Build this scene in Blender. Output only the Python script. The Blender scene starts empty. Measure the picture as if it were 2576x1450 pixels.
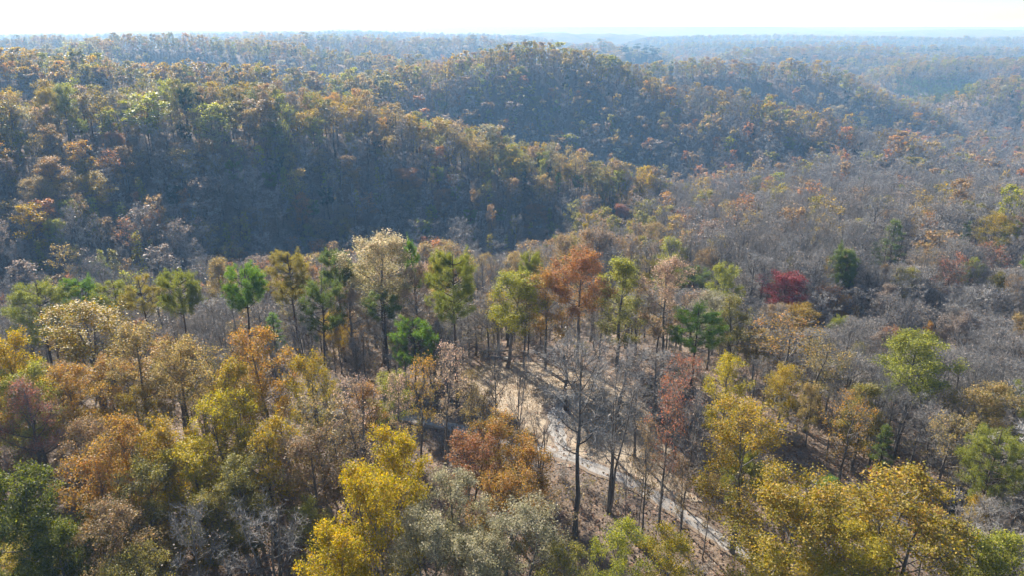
import bpy, math, random
import numpy as np
from mathutils import Vector

R_ = math.radians
scene = bpy.context.scene
COL = scene.collection

# ------------------------------------------------------------------ camera
EYE = np.array([0.0, 0.0, 50.0])
PITCH = 20.22                                    # degrees below the horizontal
cam = bpy.data.cameras.new('camera'); cam.lens = 25.0; cam.sensor_width = 36.0
cam.clip_start = 1.0; cam.clip_end = 60000.0
cam_ob = bpy.data.objects.new('camera', cam); COL.objects.link(cam_ob)
cam_ob.location = EYE; cam_ob.rotation_euler = (R_(90 - PITCH), 0, 0)
scene.camera = cam_ob

# ------------------------------------------------------------------ light
SUN_AZ, SUN_EL = -28.0, 31.0                     # azimuth from +Y (negative = left), elevation
world = bpy.data.worlds.new('World'); scene.world = world; world.use_nodes = True
wn = world.node_tree; bg = wn.nodes['Background']
sky = wn.nodes.new('ShaderNodeTexSky'); sky.sky_type = 'NISHITA'; sky.sun_disc = False
sky.sun_elevation = R_(SUN_EL); sky.sun_rotation = R_(SUN_AZ)
sky.air_density = 0.8; sky.dust_density = 0.3; sky.ozone_density = 2.4; sky.altitude = 300
wn.links.new(sky.outputs[0], bg.inputs[0]); bg.inputs[1].default_value = 0.065
sl = bpy.data.lights.new('sun', 'SUN'); sl.energy = 5.0; sl.angle = R_(0.5); sl.color = (1.0, 0.945, 0.86)
sun_ob = bpy.data.objects.new('sun', sl); COL.objects.link(sun_ob)
sd = Vector((math.sin(R_(SUN_AZ)) * math.cos(R_(SUN_EL)), math.cos(R_(SUN_AZ)) * math.cos(R_(SUN_EL)), math.sin(R_(SUN_EL))))
sun_ob.rotation_euler = sd.to_track_quat('Z', 'Y').to_euler(); sun_ob.location = (-60, 40, 120)
scene.view_settings.view_transform = 'Standard'; scene.view_settings.look = 'None'
scene.view_settings.exposure = 1.28; scene.view_settings.gamma = 1.0
cy = scene.cycles
cy.max_bounces = 4; cy.diffuse_bounces = 3; cy.glossy_bounces = 1; cy.transmission_bounces = 3
cy.volume_bounces = 1; cy.transparent_max_bounces = 4
cy.use_adaptive_sampling = True; cy.adaptive_threshold = 0.02
cy.use_denoising = True; cy.sample_clamp_indirect = 6.0
try: cy.denoiser = 'OPENIMAGEDENOISE'
except Exception: pass

# ------------------------------------------------------------------ noise and picture helpers
def _hash(ix, iy, s):
    h = (ix * 374761393 + iy * 668265263 + s * 974634777) & 0x7fffffff
    h = ((h ^ (h >> 13)) * 1274126177) & 0x7fffffff
    return ((h ^ (h >> 16)) & 0xffff) / 65535.0
def vnoise(x, y, s=0):
    ix = np.floor(x).astype(np.int64); iy = np.floor(y).astype(np.int64)
    fx = x - ix; fy = y - iy; fx = fx * fx * (3 - 2 * fx); fy = fy * fy * (3 - 2 * fy)
    a = _hash(ix, iy, s); b = _hash(ix + 1, iy, s); c = _hash(ix, iy + 1, s); d = _hash(ix + 1, iy + 1, s)
    return (a * (1 - fx) + b * fx) * (1 - fy) + (c * (1 - fx) + d * fx) * fy * 1.0
def fbm(x, y, s=0, o=4):
    t = 0; a = 0.5
    for k in range(o):
        t = t + a * vnoise(x, y, s + k * 17); x = x * 2.03; y = y * 2.03; a *= 0.5
    return t
def sstep(a, b, x):
    t = np.clip((x - a) / (b - a), 0, 1); return t * t * (3 - 2 * t)

SRC_W, FOC = 2576.0, 2576.0 * 25 / 36            # the photograph was read at 2576 x 1450
cp, sp = math.cos(R_(PITCH)), math.sin(R_(PITCH))
FWD = np.array([0, cp, -sp]); UPV = np.array([0, sp, cp]); RGT = np.array([1.0, 0, 0])
def ray(U, V):
    return FWD + RGT * ((U - 1288) / FOC) + UPV * ((725 - V) / FOC)
def at(U, V, Y):
    d = ray(U, V); return EYE + d * (Y / d[1])
def project(p):
    q = np.asarray(p) - EYE; d = q @ FWD
    return 1288 + (q @ RGT) / d * FOC, 725 - (q @ UPV) / d * FOC, d

# ------------------------------------------------------------------ terrain
def crest(pts, tree=19.0):
    out = []
    for (U, V, Y) in pts:
        p = at(U, V, Y); out.append((p[0], p[1], p[2] - tree))
    return out
RIDGES = [  # (polyline of x, y, z ; flat half width ; rounding ; slope)
    ([(-190, 76, -7), (-100, 84, -4), (-40, 86, -2), (4, 86, 0)], 13, 18, .70),
    ([(-150, 50, -4), (-70, 52, -1), (-20, 64, 0), (22, 68, 0), (32, 45, -1), (60, 10, -6)], 12, 24, .32),
    ([(50, 58, -7), (92, 105, -12), (128, 170, -17), (165, 260, -32), (235, 420, -44)], 36, 30, .30),
    (crest([(-250, 240, 230), (0, 238, 255), (150, 215, 280), (480, 212, 300), (700, 213, 330), (850, 235, 350)]), 3, 13, .76),
    (crest([(850, 240, 350), (1000, 278, 350), (1200, 320, 345), (1400, 372, 340), (1560, 412, 335), (1720, 455, 330)]), 2, 14, .68),
    ([(-215, 285, 4), (-165, 235, -6), (-140, 208, -13)], 2, 12, .7),
    (crest([(-250, 108, 420), (0, 120, 440), (200, 138, 450), (400, 155, 470), (650, 168, 500), (850, 190, 530), (1000, 178, 590)]), 3, 14, .68),
    (crest([(1000, 178, 600), (1150, 133, 620), (1270, 110, 640), (1350, 102, 650), (1440, 118, 640), (1550, 155, 620), (1700, 203, 590), (1900, 235, 550), (2050, 275, 520), (2260, 335, 480)]), 3, 14, .68),
    (crest([(1600, 175, 850), (1700, 152, 880), (1800, 150, 900), (1930, 158, 890), (2060, 155, 870), (2150, 195, 830), (2300, 258, 780)], 17), 3, 13, .75),
    (crest([(2200, 190, 1250), (2240, 180, 1220), (2330, 208, 1150), (2440, 252, 1050)], 16), 4, 16, .6),
    (crest([(120, 128, 800), (200, 115, 850), (290, 92, 950), (420, 90, 1000), (560, 103, 1000), (700, 108, 960), (880, 132, 900), (1050, 150, 860)], 17), 4, 16, .7),
    (crest([(1440, 118, 1750), (1500, 104, 1720), (1545, 118, 1720)], 14), 4, 22, .5),
    (crest([(1578, 110, 1600), (1605, 106, 1600), (1638, 113, 1600)], 17), 8, 12, .85),
    (crest([(500, 92, 1900), (700, 88, 1900), (900, 92, 1900), (1100, 100, 1800), (1250, 112, 1700)], 14), 4, 22, .5),
    (crest([(1700, 112, 2300), (1950, 104, 2400), (2200, 112, 2200), (2400, 118, 2000), (2700, 128, 1900)], 14), 4, 22, .5),
    (crest([(2100, 150, 1500), (2350, 140, 1550), (2650, 150, 1400)], 14), 4, 18, .5),
    (crest([(2480, 205, 900), (2600, 195, 950), (2750, 190, 950)], 16), 4, 18, .5),
    (crest([(1850, 128, 1500), (2050, 118, 1700), (2250, 126, 1650)], 14), 4, 18, .55),
    (crest([(2280, 160, 1250), (2450, 150, 1300), (2700, 160, 1200)], 14), 4, 18, .55),
    (crest([(1650, 96, 3000), (1900, 90, 3300), (2200, 94, 3100), (2600, 98, 2900)], 10), 5, 50, .3),
    (crest([(300, 76, 3800), (520, 72, 4000), (700, 76, 4200)], 8), 5, 60, .3),
    (crest([(780, 74, 4300), (880, 70, 4500), (1010, 77, 4600)], 8), 5, 60, .3),
    (crest([(1200, 82, 3500), (1400, 78, 3600), (1600, 84, 3800)], 8), 5, 60, .3),
    (crest([(1900, 79, 5000), (2150, 75, 5200), (2500, 76, 5400)], 8), 5, 60, .3),
    (crest([(1050, 104, 1500), (1180, 98, 1600), (1260, 106, 1650)], 12), 5, 25, .4),
    (crest([(620, 98, 1500), (760, 94, 1450), (940, 104, 1400)], 12), 5, 25, .4),
    (crest([(0, 108, 1300), (90, 100, 1350), (170, 106, 1300)], 12), 5, 25, .4),
    (crest([(-200, 92, 2600), (200, 90, 2700), (600, 84, 2900), (900, 80, 3000), (1300, 92, 2800)], 12), 5, 60, .2),
]
def terrain(x, y):
    x = np.asarray(x, float); y = np.asarray(y, float)
    r = np.hypot(x, y)
    far = sstep(900, 3200, r)
    base = -56 - 14 * sstep(230, 330, r) * (1 - sstep(1300, 2200, r)) + 4 * (fbm(x / 160, y / 160, 3) - .5)
    base = base + far * (0 + 120 * (fbm(x / 1500, y / 800, 5, 4) - .47)) + 92 * sstep(3000, 7500, r)
    k = 4.0
    acc = np.exp(np.clip((base + 60) / k, -50, 60))
    wob = (fbm(x / 70, y / 70, 9, 3) - .47)
    for pts, flat, w, s in RIDGES:
        best = np.full(x.shape, -1e4)
        for a, b in zip(pts[:-1], pts[1:]):
            dx, dy = b[0] - a[0], b[1] - a[1]; L2 = dx * dx + dy * dy
            t = np.clip(((x - a[0]) * dx + (y - a[1]) * dy) / L2, 0, 1)
            d = np.hypot(x - a[0] - t * dx, y - a[1] - t * dy)
            d = np.maximum(d - flat, 0)
            drop = s * (np.sqrt(d * d + w * w) - w)
            best = np.maximum(best, a[2] + (b[2] - a[2]) * t - drop * (1 + .5 * wob))
        acc = acc + np.exp(np.clip((best + 60) / k, -50, 60))
    h = k * np.log(acc) - 60
    h = h + sstep(110, 200, r) * wob * 9
    return np.minimum(h, 46 - 6 * np.sin(x * .0011 + 1) * np.sin(x * .00037))
def hz(x, y): return float(terrain(np.array([x]), np.array([y]))[0])
def ground_px(U, V):
    d = ray(U, V); t = np.arange(20, 900, .25); p = EYE + d * t[:, None]
    i = np.argmax(p[:, 2] <= terrain(p[:, 0], p[:, 1])); return p[i]
def stand(U, V, H, ymin=15):
    """the spot where a tree of height H has its top on this line of sight"""
    d = ray(U, V); t = np.arange(ymin / d[1], 1500, .5); p = EYE + d * t[:, None]
    i = int(np.argmax(p[:, 2] - H <= terrain(p[:, 0], p[:, 1])))
    q = p[i]; return q[0], q[1], q[2] - H, float((q - EYE) @ FWD)

# ------------------------------------------------------------------ materials
def mat(name):
    m = bpy.data.materials.new(name); m.use_nodes = True
    nt = m.node_tree; nt.nodes.clear(); out = nt.nodes.new('ShaderNodeOutputMaterial')
    return m, nt, nt.nodes, nt.links, out
def N(nt, t, **kw):
    n = nt.nodes.new(t)
    for k, v in kw.items(): setattr(n, k, v)
    return n
def mixc(nt, f, a, b, mode='MIX'):
    n = N(nt, 'ShaderNodeMix', data_type='RGBA', blend_type=mode)
    for sock, v in ((n.inputs[0], f), (n.inputs[6], a), (n.inputs[7], b)):
        if isinstance(v, bpy.types.NodeSocket): nt.links.new(v, sock)
        else: sock.default_value = v if not isinstance(v, tuple) else (*v, 1)
    return n.outputs[2]
def ramp(nt, f, stops):
    n = N(nt, 'ShaderNodeValToRGB'); nt.links.new(f, n.inputs[0])
    e = n.color_ramp.elements
    while len(e) < len(stops): e.new(.5)
    for el, (p, c) in zip(e, stops): el.position = p; el.color = (*c, 1)
    return n.outputs[0]
def noise(nt, scale, detail=4, coord=None, rough=.55):
    n = N(nt, 'ShaderNodeTexNoise'); n.inputs['Scale'].default_value = scale; n.inputs['Detail'].default_value = detail
    n.inputs['Roughness'].default_value = rough
    if coord is None:
        g = N(nt, 'ShaderNodeNewGeometry'); coord = g.outputs['Position']
    nt.links.new(coord, n.inputs['Vector']); return n.outputs[0]

def leaf_material(name, gloss, translucency, spread):
    m, nt, nodes, links, out = mat(name)
    a = N(nt, 'ShaderNodeAttribute', attribute_type='INSTANCER', attribute_name='tint')
    b = N(nt, 'ShaderNodeAttribute', attribute_type='INSTANCER', attribute_name='tint2')
    c = N(nt, 'ShaderNodeAttribute', attribute_type='GEOMETRY', attribute_name='clump')
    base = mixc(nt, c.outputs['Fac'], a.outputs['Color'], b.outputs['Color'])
    g = N(nt, 'ShaderNodeNewGeometry')
    hsv = N(nt, 'ShaderNodeHueSaturation')
    mr = N(nt, 'ShaderNodeMapRange'); links.new(g.outputs['Random Per Island'], mr.inputs[0])
    mr.inputs[3].default_value = 1 - spread; mr.inputs[4].default_value = 1 + spread
    mh = N(nt, 'ShaderNodeMapRange'); links.new(g.outputs['Random Per Island'], mh.inputs[0])
    mh.inputs[3].default_value = .525; mh.inputs[4].default_value = .475
    links.new(base, hsv.inputs['Color']); links.new(mr.outputs[0], hsv.inputs['Value']); links.new(mh.outputs[0], hsv.inputs['Hue'])
    p = N(nt, 'ShaderNodeBsdfPrincipled'); links.new(hsv.outputs[0], p.inputs['Base Color'])
    p.inputs['Roughness'].default_value = .5; p.inputs['Specular IOR Level'].default_value = gloss
    t = N(nt, 'ShaderNodeBsdfTranslucent')
    sat = N(nt, 'ShaderNodeHueSaturation'); sat.inputs['Saturation'].default_value = 1.18; sat.inputs['Value'].default_value = 1.25
    links.new(hsv.outputs[0], sat.inputs['Color']); links.new(sat.outputs[0], t.inputs['Color'])
    ms = N(nt, 'ShaderNodeMixShader'); ms.inputs[0].default_value = translucency
    links.new(p.outputs[0], ms.inputs[1]); links.new(t.outputs[0], ms.inputs[2]); links.new(ms.outputs[0], out.inputs[0])
    return m
M_LEAF = leaf_material('leaf', .22, .5, .45)
M_NEEDLE = leaf_material('needle', .3, .42, .3)

def bark_material(name, c0, c1, scale):
    m, nt, nodes, links, out = mat(name)
    tc = N(nt, 'ShaderNodeTexCoord'); mp = N(nt, 'ShaderNodeMapping'); mp.inputs['Scale'].default_value = (1, 1, .25)
    links.new(tc.outputs['Object'], mp.inputs[0])
    f = noise(nt, scale, 5, mp.outputs[0], .65)
    oi = N(nt, 'ShaderNodeObjectInfo')
    col = ramp(nt, f, [(.3, c0), (.7, c1)])
    hsv = N(nt, 'ShaderNodeHueSaturation'); links.new(col, hsv.inputs['Color'])
    mr = N(nt, 'ShaderNodeMapRange'); links.new(oi.outputs['Random'], mr.inputs[0]); mr.inputs[3].default_value = .75; mr.inputs[4].default_value = 1.25
    links.new(mr.outputs[0], hsv.inputs['Value'])
    p = N(nt, 'ShaderNodeBsdfPrincipled'); links.new(hsv.outputs[0], p.inputs['Base Color']); p.inputs['Roughness'].default_value = .9
    bp = N(nt, 'ShaderNodeBump'); bp.inputs['Strength'].default_value = .6; links.new(f, bp.inputs['Height']); links.new(bp.outputs[0], p.inputs['Normal'])
    links.new(p.outputs[0], out.inputs[0]); return m
M_BARK = bark_material('bark', (.075, .065, .056), (.22, .195, .17), 6)
M_PBARK = bark_material('pine_bark', (.06, .042, .032), (.15, .105, .08), 6)
M_TWIG = bark_material('twig', (.21, .197, .182), (.40, .378, .345), 1.2)
M_TWIG_FAR = bark_material('twig_far', (.25, .232, .21), (.45, .42, .38), 1.2)
M_PALE = bark_material('pale_wood', (.5, .45, .38), (.72, .68, .6), 5)
M_LOG = bark_material('log_bark', (.16, .13, .1), (.36, .31, .26), 5)

def ground_material():
    m, nt, nodes, links, out = mat('leaf_litter')
    n1 = noise(nt, 1.7, 6, None, .7); n2 = noise(nt, .06, 4); n3 = noise(nt, .012, 5, None, .6)
    near = ramp(nt, n1, [(.3, (.14, .112, .088)), (.55, (.27, .218, .17)), (.8, (.39, .325, .26))])
    tone = ramp(nt, n2, [(.3, (.75, .75, .8)), (.7, (1.15, 1.05, .95))])
    near = mixc(nt, 1.0, near, tone, 'MULTIPLY')
    far = ramp(nt, n3, [(.3, (.045, .05, .03)), (.45, (.12, .095, .06)), (.6, (.15, .11, .07)), (.75, (.07, .075, .04))])
    g = N(nt, 'ShaderNodeNewGeometry'); ln = N(nt, 'ShaderNodeVectorMath', operation='LENGTH'); links.new(g.outputs['Position'], ln.inputs[0])
    mr = N(nt, 'ShaderNodeMapRange'); links.new(ln.outputs['Value'], mr.inputs[0]); mr.inputs[1].default_value = 900; mr.inputs[2].default_value = 2500
    c = mixc(nt, mr.outputs[0], near, far)
    p = N(nt, 'ShaderNodeBsdfPrincipled'); links.new(c, p.inputs['Base Color']); p.inputs['Roughness'].default_value = .95; p.inputs['Specular IOR Level'].default_value = .1
    bp = N(nt, 'ShaderNodeBump'); bp.inputs['Strength'].default_value = .7; bp.inputs['Distance'].default_value = .3
    links.new(n1, bp.inputs['Height']); links.new(bp.outputs[0], p.inputs['Normal'])
    links.new(p.outputs[0], out.inputs[0]); return m
def simple(name, stops, scale, bump=.5, rough=.95, fine=9.0):
    m, nt, nodes, links, out = mat(name)
    a = noise(nt, scale, 6, None, .65); b = noise(nt, fine, 3)
    c = mixc(nt, .45, ramp(nt, a, stops), ramp(nt, b, stops))
    p = N(nt, 'ShaderNodeBsdfPrincipled'); links.new(c, p.inputs['Base Color']); p.inputs['Roughness'].default_value = rough; p.inputs['Specular IOR Level'].default_value = .15
    bp = N(nt, 'ShaderNodeBump'); bp.inputs['Strength'].default_value = bump; bp.inputs['Distance'].default_value = .12
    links.new(b, bp.inputs['Height']); links.new(bp.outputs[0], p.inputs['Normal']); links.new(p.outputs[0], out.inputs[0]); return m
M_GROUND = ground_material()
M_GRAVEL = simple('gravel', [(.3, (.22, .2, .18)), (.5, (.4, .375, .34)), (.72, (.55, .52, .48))], .9, .5)
def road_wear():
    nt = M_GRAVEL.node_tree; pr = [n for n in nt.nodes if n.type == 'BSDF_PRINCIPLED'][0]; src = pr.inputs['Base Color'].links[0].from_socket
    w = N(nt, 'ShaderNodeAttribute', attribute_type='GEOMETRY', attribute_name='clump'); n = noise(nt, .8, 5)
    ad = N(nt, 'ShaderNodeMath', operation='MULTIPLY_ADD'); nt.links.new(n, ad.inputs[0]); ad.inputs[1].default_value = .7; nt.links.new(w.outputs['Fac'], ad.inputs[2])
    f = ramp(nt, ad.outputs[0], [(.3, (.55, .55, .55)), (.55, (0, 0, 0)), (.95, (.05, .05, .05)), (1.0, (.9, .9, .9))])
    c = mixc(nt, f, src, (.27, .2, .14)); nt.links.new(c, pr.inputs['Base Color'])
road_wear()
M_FIELD = simple('dry_field', [(.28, (.30, .23, .16)), (.5, (.46, .37, .265)), (.72, (.6, .5, .37))], .55, .8)
M_STRAW = simple('straw', [(.3, (.3, .21, .11)), (.7, (.5, .38, .22))], 2.0, 0)

# ------------------------------------------------------------------ mesh helpers
def mesh_of(name, verts, quads, tris, mats, qm=None, tm=None, clump=None, smooth=False):
    me = bpy.data.meshes.new(name)
    nq, nt_ = len(quads), len(tris); nv = len(verts)
    me.vertices.add(nv); me.vertices.foreach_set('co', np.asarray(verts, np.float32).ravel())
    loops = np.concatenate([np.asarray(quads, np.int32).ravel() if nq else np.zeros(0, np.int32), np.asarray(tris, np.int32).ravel() if nt_ else np.zeros(0, np.int32)])
    me.loops.add(len(loops)); me.loops.foreach_set('vertex_index', loops)
    me.polygons.add(nq + nt_)
    me.polygons.foreach_set('loop_start', np.concatenate([np.arange(nq) * 4, nq * 4 + np.arange(nt_) * 3]).astype(np.int32))
    for m in mats: me.materials.append(m)
    mi = np.zeros(nq + nt_, np.int32)
    if qm is not None and nq: mi[:nq] = qm
    if tm is not None and nt_: mi[nq:] = tm
    me.polygons.foreach_set('material_index', mi)
    if smooth: me.polygons.foreach_set('use_smooth', np.ones(nq + nt_, bool))
    if clump is not None:
        at_ = me.attributes.new('clump', 'FLOAT', 'POINT'); at_.data.foreach_set('value', np.asarray(clump, np.float32))
    me.update(calc_edges=True); return me
class MB:
    def __init__(s): s.v = []; s.q = []; s.t = []; s.qm = []; s.tm = []; s.c = []; s.n = 0
    def add(s, v, q=None, t=None, m=0, c=0.0):
        v = np.asarray(v, float); s.v.append(v)
        s.c.append(np.full(len(v), c) if np.isscalar(c) else np.asarray(c))
        if q is not None and len(q): s.q.append(np.asarray(q) + s.n); s.qm.append(np.full(len(q), m))
        if t is not None and len(t): s.t.append(np.asarray(t) + s.n); s.tm.append(np.full(len(t), m))
        s.n += len(v)
    def tube(s, pts, rad, k=5, m=0, cap=False):
        pts = np.asarray(pts, float); n = len(pts)
        d = np.gradient(pts, axis=0); d /= np.linalg.norm(d, axis=1)[:, None] + 1e-9
        ref = np.array([0.31, 0.77, 0.2]); a = np.cross(d, ref); a /= np.linalg.norm(a, axis=1)[:, None] + 1e-9; b = np.cross(d, a)
        th = np.arange(k) * 2 * np.pi / k
        v = pts[:, None, :] + (a[:, None, :] * np.cos(th)[None, :, None] + b[:, None, :] * np.sin(th)[None, :, None]) * np.asarray(rad)[:, None, None]
        i = np.arange(n - 1)[:, None] * k; j = np.arange(k)[None, :]; j2 = (j + 1) % k
        q = np.stack([i + j, i + j2, i + k + j2, i + k + j], -1).reshape(-1, 4)
        t = None
        v = v.reshape(-1, 3)
        if cap:
            v = np.vstack([v, pts[:1], pts[-1:]]); c0, c1 = n * k, n * k + 1; jj = np.arange(k)
            t = np.vstack([np.stack([np.full(k, c0), (jj + 1) % k, jj], 1), np.stack([np.full(k, c1), (n - 1) * k + jj, (n - 1) * k + (jj + 1) % k], 1)])
        s.add(v, q, t, m)
    def blades(s, p0, p1, w, m=0, c=0.0, rng=None):
        """thin tapering triangles from p0 to p1"""
        p0 = np.asarray(p0); p1 = np.asarray(p1); n = len(p0)
        d = p1 - p0; r = rng.normal(size=(n, 3)); sdir = np.cross(d, r); sdir /= np.linalg.norm(sdir, axis=1)[:, None] + 1e-9
        w = np.broadcast_to(np.asarray(w, float), (n,))[:, None]
        v = np.stack([p0 - sdir * w / 2, p0 + sdir * w / 2, p1], 1).reshape(-1, 3)
        t = np.arange(n * 3).reshape(-1, 3)
        s.add(v, None, t, m, np.repeat(c, 3) if not np.isscalar(c) else c)
    def leaves(s, cen, L, W, rng, m=0, c=0.0, up=.5):
        n = len(cen); nrm = rng.normal(size=(n, 3)); nrm[:, 2] = np.abs(nrm[:, 2]) + up; nrm /= np.linalg.norm(nrm, axis=1)[:, None]
        a = np.cross(nrm, rng.normal(size=(n, 3))); a /= np.linalg.norm(a, axis=1)[:, None] + 1e-9; b = np.cross(nrm, a)
        sc = rng.uniform(.65, 1.3, n)[:, None]
        a = a * L * sc / 2; b = b * W * sc / 2; f = nrm * W * sc * .18
        v = np.stack([cen - a, cen + b * 1.0 + f, cen + a, cen - b * 1.0 + f], 1).reshape(-1, 3)
        s.add(v, np.arange(n * 4).reshape(-1, 4), None, m, np.repeat(c, 4) if not np.isscalar(c) else c)
    def mesh(s, name, mats, smooth=False):
        V = np.vstack(s.v) if s.v else np.zeros((0, 3))
        return mesh_of(name, V, np.vstack(s.q) if s.q else [], np.vstack(s.t) if s.t else [], mats,
                       np.concatenate(s.qm) if s.q else None, np.concatenate(s.tm) if s.t else None, np.concatenate(s.c) if s.c else None, smooth)

def bez(a, b, c, n):
    t = np.linspace(0, 1, n)[:, None]; return a * (1 - t) ** 2 + 2 * b * t * (1 - t) + c * t * t
ENV = {'round': lambda z: np.sin(np.pi * np.clip(.13 + .8 * z, 0, 1)) ** .65,
       'top': lambda z: np.sin(np.pi * np.clip(.30 + .62 * z, 0, 1)) ** .6 * (.45 + .55 * z ** .5),
       'oval': lambda z: np.sin(np.pi * np.clip(.12 + .84 * z, 0, 1)) ** .9,
       'cone': lambda z: np.clip(1.03 - z, .04, 1) ** .75 * np.clip(.35 + 3 * z, 0, 1)}
def broad(seed, H=20., cb=.35, R=4.5, env='round', nl=15, nb=7, nt=6, leaves=8000, L=.30, W=.22, clump_sig=.42,
          sub=2, k=7, trunk_r=.26, fine=True, stems=1, twig_w=.035, lod=0, drop=0.0):
    """wood (trunk and limbs) and crown (twigs and leaves) of a broadleaf tree, H metres tall"""
    rng = np.random.default_rng(seed); wood = MB(); crown = MB(); E = ENV[env]
    tips = []; tw0 = []; tw1 = []
    for st in range(stems):
        lean = rng.normal(size=2) * .02 * H if stems == 1 else np.array([math.cos(st * 2 * math.pi / stems + seed), math.sin(st * 2 * math.pi / stems + seed)]) * R * .42
        nz = 9; tz = np.linspace(0, .93 * H * (1 if st == 0 else rng.uniform(.85, .98)), nz)
        wob = np.cumsum(rng.normal(size=(nz, 2)) * .012 * H / 2, 0); wob[0] = 0
        T = np.column_stack([wob[:, 0] + lean[0] * (tz / H) ** 1.1, wob[:, 1] + lean[1] * (tz / H) ** 1.1, tz])
        rad = trunk_r * (1 if stems == 1 else .75) * (1 - tz / H) ** .8 + .02; rad[0] *= 1.45; T[0, 2] = -.9
        wood.tube(T, rad, k)
        n_l = nl if stems == 1 else max(5, nl // stems + 1)
        for i in range(n_l):
            f = (i + rng.uniform(.1, .9)) / n_l
            t0 = cb * .82 + (.93 - cb * .82) * f ** .85; z0 = t0 * H * .93
            p0 = np.array([np.interp(z0, tz, T[:, 0]), np.interp(z0, tz, T[:, 1]), z0])
            az = i * 2.39996 + rng.uniform(-.5, .5) + seed
            rise = rng.uniform(.45, .85) + .6 * f
            re = R * rng.uniform(.55, .95)
            z1 = min(z0 + re * rise, H * .985); zr = np.clip((z1 / H - cb) / (1 - cb), 0, 1)
            re = min(re * 1.3, R * float(E(zr)) * rng.uniform(.72, 1.02))
            p2 = p0 + np.array([math.cos(az) * re, math.sin(az) * re, max(z1 - z0, .3)])
            p2[:2] -= (p0[:2] - 0) * .3
            p1 = p0 + (p2 - p0) * np.array([.62, .62, .3]) + rng.normal(size=3) * .25
            P = bez(p0, p1, p2, 6); r0 = max(np.interp(z0, tz, rad) * .55, .035)
            wood.tube(P, np.linspace(r0, .02, 6), 4 if lod else 5)
            ld = P[-1] - P[0]; ll = np.linalg.norm(ld) + .01; ld = ld / ll
            for j in range(nb):
                s0 = rng.uniform(.3, 1.0) if j else 1.0
                q0 = P[0] + 0; q0 = np.array([np.interp(s0 * 5, range(6), P[:, c]) for c in range(3)])
                dr = ld * rng.uniform(.2, .9) + rng.normal(size=3) * .62 + np.array([0, 0, .35]) ; dr /= np.linalg.norm(dr)
                bl = rng.uniform(.2, .42) * R * (.75 if s0 > .9 else 1)
                q2 = q0 + dr * bl; q2[2] = min(q2[2], H * rng.uniform(.97, 1.01))
                rc = R * float(E(np.clip((q2[2] / H - cb) / (1 - cb), 0, 1))) * 1.08; rr = math.hypot(q2[0], q2[1])
                if rr > rc + .2: q2[:2] *= (rc + .2) / rr
                if lod < 2:
                    wood.tube([q0, (q0 + q2) / 2 + rng.normal(size=3) * .08 * bl, q2], [.03, .022, .01], 3)
                else:
                    crown.blades([q0], [q2], .12, 1, 0, rng)
                for kk in range(nt):
                    u = rng.uniform(.25, 1.0); a = q0 + (q2 - q0) * u
                    td = dr * .6 + rng.normal(size=3) * .7 + np.array([0, 0, .3]); td /= np.linalg.norm(td)
                    tl = rng.uniform(.45, 1.15) * (R / 4.5)
                    b = a + td * tl; tw0.append(a); tw1.append(b); tips.append(b)
    tw0 = np.array(tw0); tw1 = np.array(tw1); tips = np.array(tips)
    crown.blades(tw0, tw1, twig_w, 1, 0.0, rng)
    if sub:
        nS = len(tw0) * sub; idx = np.repeat(np.arange(len(tw0)), sub); u = rng.uniform(.2, .95, (nS, 1))
        a = tw0[idx] * (1 - u) + tw1[idx] * u; dd = (tw1 - tw0)[idx]; ln = np.linalg.norm(dd, axis=1)[:, None]
        d2 = dd / ln * .7 + rng.normal(size=(nS, 3)) * .6 + np.array([0, 0, .25]); d2 /= np.linalg.norm(d2, axis=1)[:, None]
        crown.blades(a, a + d2 * ln * rng.uniform(.4, .8, (nS, 1)), twig_w * .7, 1, 0.0, rng)
    if leaves:
        keep = rng.random(len(tips)) > drop; kt = np.nonzero(keep)[0]
        per = rng.gamma(2.0, 1.0, len(kt)); idx = rng.choice(kt, leaves, p=per / per.sum())
        u = rng.uniform(.35, 1.1, (leaves, 1))
        cen = tw0[idx] * (1 - u) + tw1[idx] * u + rng.normal(size=(leaves, 3)) * clump_sig * np.array([1, 1, .75])
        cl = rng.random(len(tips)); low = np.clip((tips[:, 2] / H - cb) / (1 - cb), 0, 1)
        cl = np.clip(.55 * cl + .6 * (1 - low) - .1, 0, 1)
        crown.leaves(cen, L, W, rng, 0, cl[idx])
    return wood, crown

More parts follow.
